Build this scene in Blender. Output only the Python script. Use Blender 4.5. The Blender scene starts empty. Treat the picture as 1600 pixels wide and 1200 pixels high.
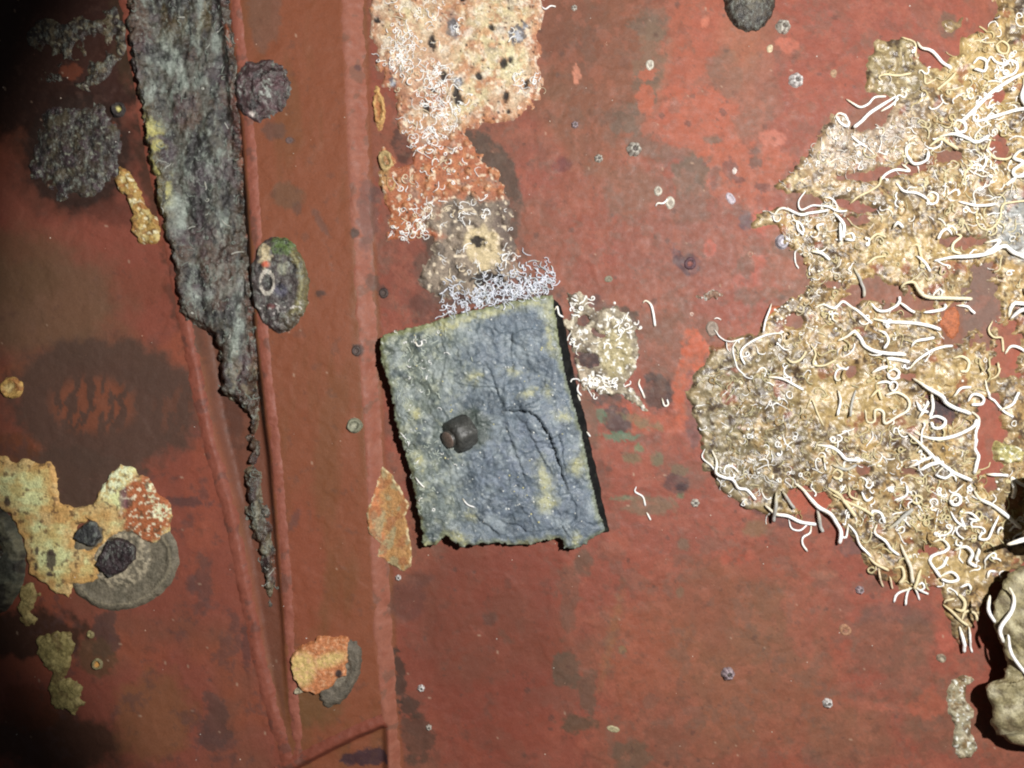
import bpy, math, random
import numpy as np

# ------------------------------------------------------------------ camera, world, lamp, exposure
S = 0.0006                      # metres per unit of the drawing grid (1600 x 1200 units = the wall area in view)
DIST = 1244.0                   # camera distance from the wall, same units
scene = bpy.context.scene
COL = scene.collection

cam_d = bpy.data.cameras.new("camera")
cam_d.lens = 28.0; cam_d.sensor_width = 36.0; cam_d.clip_start = 0.01; cam_d.clip_end = 50.0
cam = bpy.data.objects.new("camera", cam_d); COL.objects.link(cam)
cam.location = (0, -DIST * S, 0); cam.rotation_euler = (math.radians(90), 0, 0)
scene.camera = cam

world = bpy.data.worlds.new("World"); scene.world = world; world.use_nodes = True
bg = world.node_tree.nodes["Background"]
bg.inputs[0].default_value = (0.96, 0.97, 1.0, 1); bg.inputs[1].default_value = 0.04

# hand torch held up and to the right of the camera; the edge of its beam falls on the left of the picture
ld = bpy.data.lights.new("torch", 'SPOT')
ld.energy = 90.0; ld.color = (1.0, 0.98, 0.95); ld.shadow_soft_size = 0.016
ld.spot_size = math.radians(65); ld.spot_blend = 0.18
torch = bpy.data.objects.new("torch", ld); COL.objects.link(torch)
from mathutils import Vector
torch.location = (0.46, -1.02, 0.25)
_t = Vector((0.25, 0.0, 0.10)) - Vector(torch.location)
torch.rotation_euler = _t.to_track_quat('-Z', 'Y').to_euler()

scene.cycles.filter_width = 2.1
scene.view_settings.view_transform = 'Standard'
scene.view_settings.look = 'None'
scene.view_settings.exposure = 0.0
scene.view_settings.gamma = 1.0
scene.view_settings.use_curve_mapping = False

# ------------------------------------------------------------------ numeric helpers
def _hash(ix, iy, seed):
    h = (ix.astype(np.int64) * 374761393 + iy.astype(np.int64) * 668265263 + seed * 974634777) & 0xFFFFFFFF
    h = ((h ^ (h >> 13)) * 1274126177) & 0xFFFFFFFF
    h = ((h ^ (h >> 16)) * 2246822519) & 0xFFFFFFFF
    return ((h ^ (h >> 15)) & 0xFFFFFF) / float(0xFFFFFF)

def vn(x, y, seed=0):
    """gradient noise, about -1..1"""
    x = np.asarray(x, float); y = np.asarray(y, float)
    xi = np.floor(x); yi = np.floor(y); dx = x - xi; dy = y - yi
    fx = dx * dx * dx * (dx * (dx * 6 - 15) + 10); fy = dy * dy * dy * (dy * (dy * 6 - 15) + 10)
    def g(ox, oy):
        a = _hash(xi + ox, yi + oy, seed) * 6.2831853
        return np.cos(a) * (dx - ox) + np.sin(a) * (dy - oy)
    return ((g(0, 0) * (1 - fx) + g(1, 0) * fx) * (1 - fy) + (g(0, 1) * (1 - fx) + g(1, 1) * fx) * fy) * 1.75

def fbm(x, y, L, octv=4, seed=0, gain=0.5):
    s = 0; amp = 1.0; tot = 0; f = 1.0 / L
    for o in range(octv):
        ca, sa = math.cos(o * 1.1), math.sin(o * 1.1)
        s = s + amp * vn((x * ca - y * sa) * f + 17.3 * o, (x * sa + y * ca) * f - 9.1 * o, seed + o * 7)
        tot += amp; amp *= gain; f *= 2.03
    return s / tot * 1.6

def worley(x, y, L, seed=0):
    gx = x / L; gy = y / L; ix = np.floor(gx); iy = np.floor(gy)
    f1 = np.full(np.shape(gx), 9.0); f2 = np.full(np.shape(gx), 9.0); idv = np.zeros(np.shape(gx))
    for dx in (-1, 0, 1):
        for dy in (-1, 0, 1):
            cx = ix + dx; cy = iy + dy
            px = cx + _hash(cx, cy, seed); py = cy + _hash(cx, cy, seed + 5)
            d = np.hypot(gx - px, gy - py)
            near = d < f1
            f2 = np.where(near, f1, np.minimum(f2, d))
            idv = np.where(near, _hash(cx, cy, seed + 11), idv)
            f1 = np.where(near, d, f1)
    return f1, f2, idv

def facets(x, y, L, tilt, seed):
    """broken faces: each cell is a plane with its own tilt"""
    gx = x / L; gy = y / L; ix = np.floor(gx); iy = np.floor(gy)
    best = np.full(np.shape(gx), 9.0); out = np.zeros(np.shape(gx))
    for dx in (-1, 0, 1):
        for dy in (-1, 0, 1):
            cx = ix + dx; cy = iy + dy; px = cx + _hash(cx, cy, seed); py = cy + _hash(cx, cy, seed + 5)
            d = np.hypot(gx - px, gy - py); a = _hash(cx, cy, seed + 11) * 6.2832; k = tilt * (0.3 + _hash(cx, cy, seed + 17))
            near = d < best
            out = np.where(near, k * L * ((gx - px) * np.cos(a) + (gy - py) * np.sin(a)) + 2.0 * (_hash(cx, cy, seed + 23) - .5), out); best = np.where(near, d, best)
    return out

def sst(a, b, v):
    t = np.clip((v - a) / (b - a), 0, 1)
    return t * t * (3 - 2 * t)

def lin(c):
    c = np.asarray(c, float) / 255.0
    return np.where(c <= 0.04045, c / 12.92, ((c + 0.055) / 1.055) ** 2.4)

def lay(C, col, m):
    m = np.clip(m, 0, 1)[..., None]
    C *= (1 - m); C += lin(col) * m
    return C

def poly_sd(x, y, P):
    """positive inside"""
    P = np.asarray(P, float); n = len(P)
    d = np.full(np.shape(x), 1e9); ins = np.zeros(np.shape(x), bool)
    for i in range(n):
        ax, ay = P[i]; bx, by = P[(i + 1) % n]
        ex, ey = bx - ax, by - ay
        wx, wy = x - ax, y - ay
        t = np.clip((wx * ex + wy * ey) / (ex * ex + ey * ey + 1e-9), 0, 1)
        d = np.minimum(d, (wx - ex * t) ** 2 + (wy - ey * t) ** 2)
        c = ((ay <= y) & (by > y)) | ((by <= y) & (ay > y))
        if ey != 0:
            ins ^= c & (x < ax + (y - ay) * ex / ey)
    d = np.sqrt(d)
    return np.where(ins, d, -d)

def line_d(x, y, P):
    """distance to polyline, signed side (+ = right hand of direction in picture), and param"""
    d = np.full(np.shape(x), 1e9); sg = np.zeros(np.shape(x)); par = np.zeros(np.shape(x)); L = 0
    for (ax, ay), (bx, by) in zip(P[:-1], P[1:]):
        ex, ey = bx - ax, by - ay; l = math.hypot(ex, ey)
        wx, wy = x - ax, y - ay
        t = np.clip((wx * ex + wy * ey) / (l * l), 0, 1)
        dd = np.hypot(wx - ex * t, wy - ey * t)
        k = dd < d
        d = np.where(k, dd, d); sg = np.where(k, np.sign(ex * wy - ey * wx), sg); par = np.where(k, L + t * l, par)
        L += l
    return d, sg, par / L

def ell(x, y, cx, cy, rx, ry, rot=0):
    c, s = math.cos(math.radians(rot)), math.sin(math.radians(rot))
    dx = (x - cx) * c + (y - cy) * s; dy = -(x - cx) * s + (y - cy) * c
    return (1 - np.hypot(dx / rx, dy / ry)) * min(rx, ry)

def stain(C, X, Y, cx, cy, rx, ry, col, op=1.0, soft=6, amp=8, rot=0, L=None, seed=None):
    R = max(rx, ry) + amp * 2 + soft + 4
    k = (np.abs(X - cx) < R) & (np.abs(Y - cy) < R)
    if not k.any(): return
    x = X[k]; y = Y[k]
    sd = seed if seed is not None else int(cx * 7 + cy * 13) % 9973
    f = ell(x, y, cx, cy, rx, ry, rot) + amp * fbm(x, y, L or max(6, amp * 2.4), 5, sd, 0.62)
    m = sst(-soft * 0.5, soft * 0.5, f) * op
    c = C[k]; lay(c, col, m); C[k] = c

# ------------------------------------------------------------------ materials
def pigment(name, rough=0.5, bump=0.25, grain=700.0, var=0.18, spec=0.5, coat=0.0, bump2=0.0, sss=0.0, flecks=()):
    m = bpy.data.materials.new(name); m.use_nodes = True
    nt = m.node_tree; N = nt.nodes; Lk = nt.links
    b = N["Principled BSDF"]
    at = N.new("ShaderNodeAttribute"); at.attribute_name = "Col"
    tc = N.new("ShaderNodeTexCoord")
    n1 = N.new("ShaderNodeTexNoise"); n1.inputs["Scale"].default_value = grain; n1.inputs["Detail"].default_value = 5.0
    n1.inputs["Roughness"].default_value = 0.65
    Lk.new(tc.outputs["Object"], n1.inputs["Vector"])
    mr = N.new("ShaderNodeMapRange"); mr.inputs[1].default_value = 0.3; mr.inputs[2].default_value = 0.7
    mr.inputs[3].default_value = 1 - var; mr.inputs[4].default_value = 1 + var
    Lk.new(n1.outputs["Fac"], mr.inputs[0])
    mx = N.new("ShaderNodeMix"); mx.data_type = 'RGBA'; mx.blend_type = 'MULTIPLY'; mx.inputs[0].default_value = 1.0
    Lk.new(at.outputs["Color"], mx.inputs[6]); Lk.new(mr.outputs[0], mx.inputs[7])
    last = mx.outputs[2]
    for (fc, fs, lo, hi, op, sz) in flecks:       # fine mineral flecks: colour, scale, threshold range, opacity, stretch along the height
        mp = N.new("ShaderNodeMapping"); mp.inputs["Scale"].default_value = (1, 1, sz); Lk.new(tc.outputs["Object"], mp.inputs["Vector"])
        nf = N.new("ShaderNodeTexNoise"); nf.inputs["Scale"].default_value = fs; nf.inputs["Detail"].default_value = 6.0; nf.inputs["Roughness"].default_value = 0.7
        Lk.new(mp.outputs[0], nf.inputs["Vector"])
        fr = N.new("ShaderNodeMapRange"); fr.inputs[1].default_value = lo; fr.inputs[2].default_value = hi; fr.inputs[3].default_value = 0; fr.inputs[4].default_value = op
        Lk.new(nf.outputs["Fac"], fr.inputs[0])
        mf = N.new("ShaderNodeMix"); mf.data_type = 'RGBA'; Lk.new(fr.outputs[0], mf.inputs[0]); Lk.new(last, mf.inputs[6]); mf.inputs[7].default_value = (*lin(fc), 1)
        last = mf.outputs[2]
    Lk.new(last, b.inputs["Base Color"])
    rr = N.new("ShaderNodeMapRange"); rr.inputs[1].default_value = 0.25; rr.inputs[2].default_value = 0.75
    rr.inputs[3].default_value = max(0.05, rough - 0.14); rr.inputs[4].default_value = min(1, rough + 0.14)
    n2 = N.new("ShaderNodeTexNoise"); n2.inputs["Scale"].default_value = grain * 0.22; n2.inputs["Detail"].default_value = 3.0
    Lk.new(tc.outputs["Object"], n2.inputs["Vector"]); Lk.new(n2.outputs["Fac"], rr.inputs[0]); Lk.new(rr.outputs[0], b.inputs["Roughness"])
    b.inputs["Specular IOR Level"].default_value = spec
    b.inputs["Coat Weight"].default_value = coat; b.inputs["Coat Roughness"].default_value = 0.18
    bp = N.new("ShaderNodeBump"); bp.inputs["Strength"].default_value = bump; bp.inputs["Distance"].default_value = 0.0012
    Lk.new(n1.outputs["Fac"], bp.inputs["Height"])
    if bump2 > 0:
        b2 = N.new("ShaderNodeBump"); b2.inputs["Strength"].default_value = bump2; b2.inputs["Distance"].default_value = 0.003
        Lk.new(n2.outputs["Fac"], b2.inputs["Height"]); Lk.new(bp.outputs[0], b2.inputs["Normal"]); Lk.new(b2.outputs[0], b.inputs["Normal"])
    else:
        Lk.new(bp.outputs[0], b.inputs["Normal"])
    if sss > 0:
        b.inputs["Subsurface Weight"].default_value = sss; b.inputs["Subsurface Radius"].default_value = (0.002, 0.0015, 0.001)
        b.inputs["Subsurface Scale"].default_value = 1.0
    return m

M_PAINT = pigment("painted_steel", rough=0.56, bump=0.24, grain=700, var=0.12, spec=0.22, bump2=0.08, flecks=[((92, 66, 58), 260, .61, .72, .30, 1), ((168, 116, 96), 330, .64, .74, .28, 1)])
M_CRUST = pigment("mineral_crust", rough=0.62, bump=0.75, grain=520, var=0.34, spec=0.35, bump2=0.35)
M_FILM = pigment("wet_growth_film", rough=0.36, bump=0.28, grain=620, var=0.24, spec=0.5, bump2=0.14, flecks=[((92, 76, 52), 170, .55, .66, .5, 1), ((224, 214, 186), 360, .63, .72, .5, 1)])
M_DARK = pigment("dark_wet_crust", rough=0.42, bump=1.0, grain=420, var=0.45, spec=0.5, bump2=0.6, flecks=[((132, 138, 128), 230, .53, .66, .65, .5), ((24, 22, 22), 150, .53, .62, .85, .5), ((184, 190, 180), 420, .60, .70, .55, .6)])
M_STONE = pigment("corroded_metal", rough=0.52, bump=0.5, grain=480, var=0.22, spec=0.5, bump2=0.2, flecks=[((66, 74, 78), 210, .56, .70, .45, 1), ((168, 174, 174), 300, .58, .70, .6, 1), ((190, 194, 190), 620, .62, .70, .6, 1)])
M_SHELL = pigment("shell", rough=0.45, bump=0.9, grain=420, var=0.34, spec=0.45, bump2=0.7, flecks=[((84, 70, 52), 150, .54, .66, .55, 1)])
M_TUBE = pigment("calcareous_tube", rough=0.5, bump=0.6, grain=800, var=0.20, spec=0.4, flecks=[((176, 156, 112), 240, .57, .68, .45, 1)])
M_RUBBER = pigment("black_rubber", rough=0.85, bump=0.4, grain=700, var=0.3, spec=0.2)
M_IRON = pigment("dark_iron", rough=0.27, bump=0.5, grain=500, var=0.35, spec=0.5, bump2=0.4)

# ------------------------------------------------------------------ object helpers
def to_world(x, y, h):
    return np.stack([(x - 800) * S, -h * S, (600 - y) * S], -1)

def new_mesh(name, verts, faces_flat, counts, cols, mat, smooth=True):
    """faces_flat: flat vertex indices, counts: loop count per face"""
    me = bpy.data.meshes.new(name)
    nv = len(verts); nl = len(faces_flat); nf = len(counts)
    me.vertices.add(nv); me.vertices.foreach_set("co", np.ascontiguousarray(verts, np.float32).ravel())
    me.loops.add(nl); me.loops.foreach_set("vertex_index", np.ascontiguousarray(faces_flat, np.int32))
    me.polygons.add(nf)
    st = np.zeros(nf, np.int32); st[1:] = np.cumsum(counts)[:-1]
    me.polygons.foreach_set("loop_start", st)
    me.polygons.foreach_set("use_smooth", np.full(nf, smooth, bool))
    me.update(calc_edges=True)
    a = me.color_attributes.new("Col", 'FLOAT_COLOR', 'POINT')
    c = np.ones((nv, 4), np.float32); c[:, :3] = cols
    a.data.foreach_set("color", c.ravel())
    me.materials.append(mat)
    me.validate()
    return me

def link(name, me, parent=None, kind=None, label=None, cat=None, group=None):
    o = bpy.data.objects.new(name, me); COL.objects.link(o)
    if parent is not None: o.parent = parent
    if kind: o["kind"] = kind
    if label: o["label"] = label
    if cat: o["category"] = cat
    if group: o["group"] = group
    return o

def recenter(me, c):
    me.transform(__import__("mathutils").Matrix.Translation(-Vector(c)))

def grid_mesh(name, X, Y, H, keep, C, mat):
    ny, nx = X.shape
    idx = np.arange(nx * ny).reshape(ny, nx)
    q = np.stack([idx[:-1, :-1], idx[1:, :-1], idx[1:, 1:], idx[:-1, 1:]], -1)[keep]
    used = np.zeros(nx * ny, bool); used[q.ravel()] = True
    remap = np.cumsum(used) - 1
    v = to_world(X.ravel()[used], Y.ravel()[used], H.ravel()[used])
    return new_mesh(name, v, remap[q.ravel()], np.full(len(q), 4), C.reshape(-1, 3)[used], mat)

# raster of the surface height, raised by every growth that is built; tubes and barnacles sit on it
RS = 2.0; RX0, RY0, RX1, RY1 = -100.0, -100.0, 1760.0, 1300.0
RAST = None
def bil(G, x0, y0, st, x, y):
    u = np.clip((np.asarray(x, float) - x0) / st, 0, G.shape[1] - 1.001); v = np.clip((np.asarray(y, float) - y0) / st, 0, G.shape[0] - 1.001)
    i = u.astype(int); j = v.astype(int); fu = u - i; fv = v - j
    return (G[j, i] * (1 - fu) + G[j, i + 1] * fu) * (1 - fv) + (G[j + 1, i] * (1 - fu) + G[j + 1, i + 1] * fu) * fv
def surf_h(x, y): return bil(RAST, RX0, RY0, RS, x, y)
def raise_surface(x0, y0, st, H, F):
    x1 = x0 + st * (H.shape[1] - 1); y1 = y0 + st * (H.shape[0] - 1)
    i0, i1 = max(0, int(math.ceil((x0 - RX0) / RS))), min(RAST.shape[1] - 1, int((x1 - RX0) / RS)); j0, j1 = max(0, int(math.ceil((y0 - RY0) / RS))), min(RAST.shape[0] - 1, int((y1 - RY0) / RS))
    gx, gy = np.meshgrid(RX0 + RS * np.arange(i0, i1 + 1), RY0 + RS * np.arange(j0, j1 + 1))
    hh = np.where(bil(F, x0, y0, st, gx, gy) > -1, bil(H, x0, y0, st, gx, gy), -99)
    RAST[j0:j1 + 1, i0:i1 + 1] = np.maximum(RAST[j0:j1 + 1, i0:i1 + 1], hh)
FGRID = {}
def inside(fn, x, y):
    F, x0, y0, st = FGRID[fn]
    i = int(round((x - x0) / st)); j = int(round((y - y0) / st))
    return F[j, i] if 0 <= i < F.shape[1] and 0 <= j < F.shape[0] else -99

def patch(name, box, field, thick, colour, mat, step=2.0, rim=6.0, label=None, cat=None, group=None, parent=None, kind=None, sink=2.0, reg=True, on_surface=False):
    """relief growth on the wall: field(x,y)>0 inside (units), thick(x,y,f) height, colour(x,y,f,h)"""
    x0, y0, x1, y1 = box
    xs = np.arange(x0, x1 + step, step); ys = np.arange(y0, y1 + step, step)
    X, Y = np.meshgrid(xs, ys)
    F = field(X, Y)
    base = surf_h if on_surface else wall_h
    def height(x, y, f=None, b=None):
        f = field(x, y) if f is None else f
        return (wall_h(x, y) if b is None else b) - sink + (thick(x, y, f) + sink) * sst(-1.5, rim, f)
    H = height(X, Y, F, base(X, Y))
    ok = F > -4.0
    keep = ok[:-1, :-1] | ok[1:, :-1] | ok[1:, 1:] | ok[:-1, 1:]
    C = colour(X, Y, F, H)
    me = grid_mesh(name, X, Y, H, keep, C, mat)
    FGRID[field] = (F, x0, y0, step)
    if reg: raise_surface(x0, y0, step, H, F)
    return link(name, me, parent=parent, label=label, cat=cat, group=group, kind=kind)

def base_col(X, col):
    return np.tile(lin(col), X.shape + (1,)).astype(float)

# ------------------------------------------------------------------ THE WALL (right plate, middle strip, groove, left plate)
_yk = np.array([-400, 0, 200, 420, 568, 662, 780, 880, 1000, 1104, 1180, 1600.])
_lk = np.array([150, 205, 236, 281, 308, 325, 359, 380, 402, 429, 452, 560.])       # outer line of groove
_yr = np.array([-400, 35, 210, 367, 533, 610, 715, 785, 955, 1060, 1180, 1600.])
_rk = np.array([340, 376, 395, 406, 416, 425, 437, 442, 455, 461, 472, 520.])       # right line of groove
_yw = np.array([-400, 0, 300, 500, 700, 900, 1000, 1130, 1600.])
_wl = np.array([520, 531, 545, 557, 570, 580, 584, 600, 645.])
_wr = np.array([558, 572, 582, 592, 600, 612, 617, 624, 668.])
def gl(y): return np.interp(y, _yk, _lk)
def gr(y): return np.interp(y, _yr, _rk)
def wl(y): return np.interp(y, _yw, _wl)
def wr(y): return np.interp(y, _yw, _wr)
DIAG = [(440, 1196), (475, 1178), (520, 1156), (560, 1138), (606, 1120)]

def wall_h(x, y):
    x = np.asarray(x, float); y = np.asarray(y, float)
    a, b = wl(y), wr(y)
    t = sst(0, 1, (b - x) / (b - a))
    mid = 14 + 0.07 * np.clip(a - x, 0, 400)
    h = t * mid
    L, R = gl(y), gr(y)
    wid = np.clip(R - L, 0, 400)
    drop = np.clip(wid - 28, 0, 110) * 0.24
    g = sst(L + 8, L + 8 + 0.22 * wid + 3, x) * (1 - sst(R - 0.16 * wid - 5, R - 4, x))
    h = h - drop * g
    left = np.clip(L - x, 0, 2000)
    h = h - 0.07 * left * (left > 0)
    # lower edge plate under the diagonal weld
    yd = np.interp(x, [p[0] for p in DIAG], [p[1] for p in DIAG])
    under = sst(0, 16, y - yd) * sst(455, 480, x) * (1 - sst(596, 612, x))
    h = h - 12 * under
    h = h + 2.2 * fbm(x, y, 260, 3, 3) + 0.55 * fbm(x, y, 26, 4, 9)
    # flaked paint layers: small raised islands
    h = h + 0.5 * sst(0.05, 0.13, fbm(x, y, 85, 5, 41))
    return h

def paint_tone(C):
    """weathered hue of the primer: reds chalk towards brown, greys stay grey"""
    sat = np.clip(((C[..., 0] - C[..., 2]) / (C[..., 0] + 1e-6) - .45) / .35, 0, 1)[..., None]
    return C * (np.array([.78, .75, .70]) * (1 - sat) + np.array([.70, .83, .79]) * sat)
def wall_colour(X, Y, H):
    C = base_col(X, (147, 76, 63))
    n_big = fbm(X, Y, 300, 4, 21); n_mid = fbm(X, Y, 85, 5, 41); n_s = fbm(X, Y, 22, 4, 51)
    right = sst(wr(Y) - 2, wr(Y) + 6, X)
    left = 1 - sst(gl(Y) - 6, gl(Y) + 2, X)
    midm = (1 - right) * (1 - left)
    # middle strip: browner primer
    lay(C, (140, 77, 52), midm * 0.75)
    lay(C, (124, 76, 50), midm * sst(-0.1, 0.6, fbm(X * 2.2, Y * 0.5, 120, 4, 61)) * 0.55)
    # right plate: slime film and older paint coats
    lay(C, (122, 84, 68), right * sst(-0.05, 0.5, n_big + 0.25 * n_mid) * 0.5)
    lay(C, (168, 84, 66), right * sst(0.10, 0.16, n_mid + 0.25 * n_big - 0.1) * 0.26)
    lay(C, (112, 84, 72), right * sst(0.33, 0.40, fbm(X, Y, 70, 5, 77)) * 0.26)
    lay(C, (118, 80, 62), left * sst(0.0, 0.6, n_big) * 0.45)
    lay(C, (160, 82, 60), left * sst(0.05, 0.5, fbm(X, Y, 150, 4, 88)) * 0.5)
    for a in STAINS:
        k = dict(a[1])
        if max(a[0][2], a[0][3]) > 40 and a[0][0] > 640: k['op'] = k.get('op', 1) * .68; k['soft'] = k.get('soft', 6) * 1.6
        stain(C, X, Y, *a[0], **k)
    # small mottling, specks and pits
    f1, f2, idv = worley(X, Y, 34, 5)
    lay(C, (88, 62, 56), ((f1 * 34) < (1.2 + 3.8 * idv ** 6)) * (idv > 0.45) * 0.55 * right)
    f1, f2, idv = worley(X, Y, 47, 15)
    lay(C, (190, 160, 140), ((f1 * 47) < 1.7) * (idv > 0.8) * 0.6)
    lay(C, (96, 66, 58), sst(0.42, 0.62, fbm(X, Y, 30, 5, 99, 0.7)) * 0.32)
    lay(C, (92, 68, 66), left * sst(0.18, 0.5, fbm(X, Y, 70, 6, 101, 0.72)) * 0.5 * sst(380, 760, Y))
    calm = 1 - 0.75 * np.maximum(sst(0, 70, ell(X, Y, 760, 1040, 190, 260, 0)), 1 - right)     # well kept paint: less wear
    mot = fbm(X, Y, 16, 5, 121, 0.75)
    lay(C, (120, 82, 68), sst(0.12, 0.5, mot) * 0.26 * calm)
    lay(C, (176, 98, 80), right * sst(0.15, 0.3, fbm(X, Y, 38, 6, 123, 0.68)) * 0.24 * calm)
    lay(C, (108, 88, 78), right * sst(0.25, 0.36, fbm(X, Y, 52, 6, 125, 0.68)) * 0.30 * calm)
    C *= (1 + (0.07 * n_s + 0.08 * fbm(X, Y, 6, 3, 120, 0.7)) * calm)[..., None]
    # the oval dark stain keeps patches of orange paint inside it
    f = ell(X, Y, 178, 628, 150, 100, 5) + 9 * fbm(X, Y, 34, 4, 131)
    lay(C, (90, 68, 60), sst(-14, 12, f + 6 * fbm(X, Y, 12, 4, 134, .7)) * 0.92)
    st = fbm(X * 1.5 + 0.25 * Y, Y * 0.62, 20, 3, 133)
    lay(C, (144, 78, 58), sst(22, 46, ell(X, Y, 160, 632, 118, 76, 0)) * sst(0.0, 0.2, st + 0.12 + 0.12 * fbm(X, Y, 6, 3, 135)) * 0.8)
    lay(C, (120, 72, 58), sst(10, 30, ell(X, Y, 285, 640, 50, 60, 0)) * sst(0.10, 0.3, st) * 0.6)
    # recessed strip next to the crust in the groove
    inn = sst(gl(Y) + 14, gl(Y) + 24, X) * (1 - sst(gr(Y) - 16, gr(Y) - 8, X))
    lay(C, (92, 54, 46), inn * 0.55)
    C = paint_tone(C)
    return np.clip(C, 0.002, 0.9)

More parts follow.
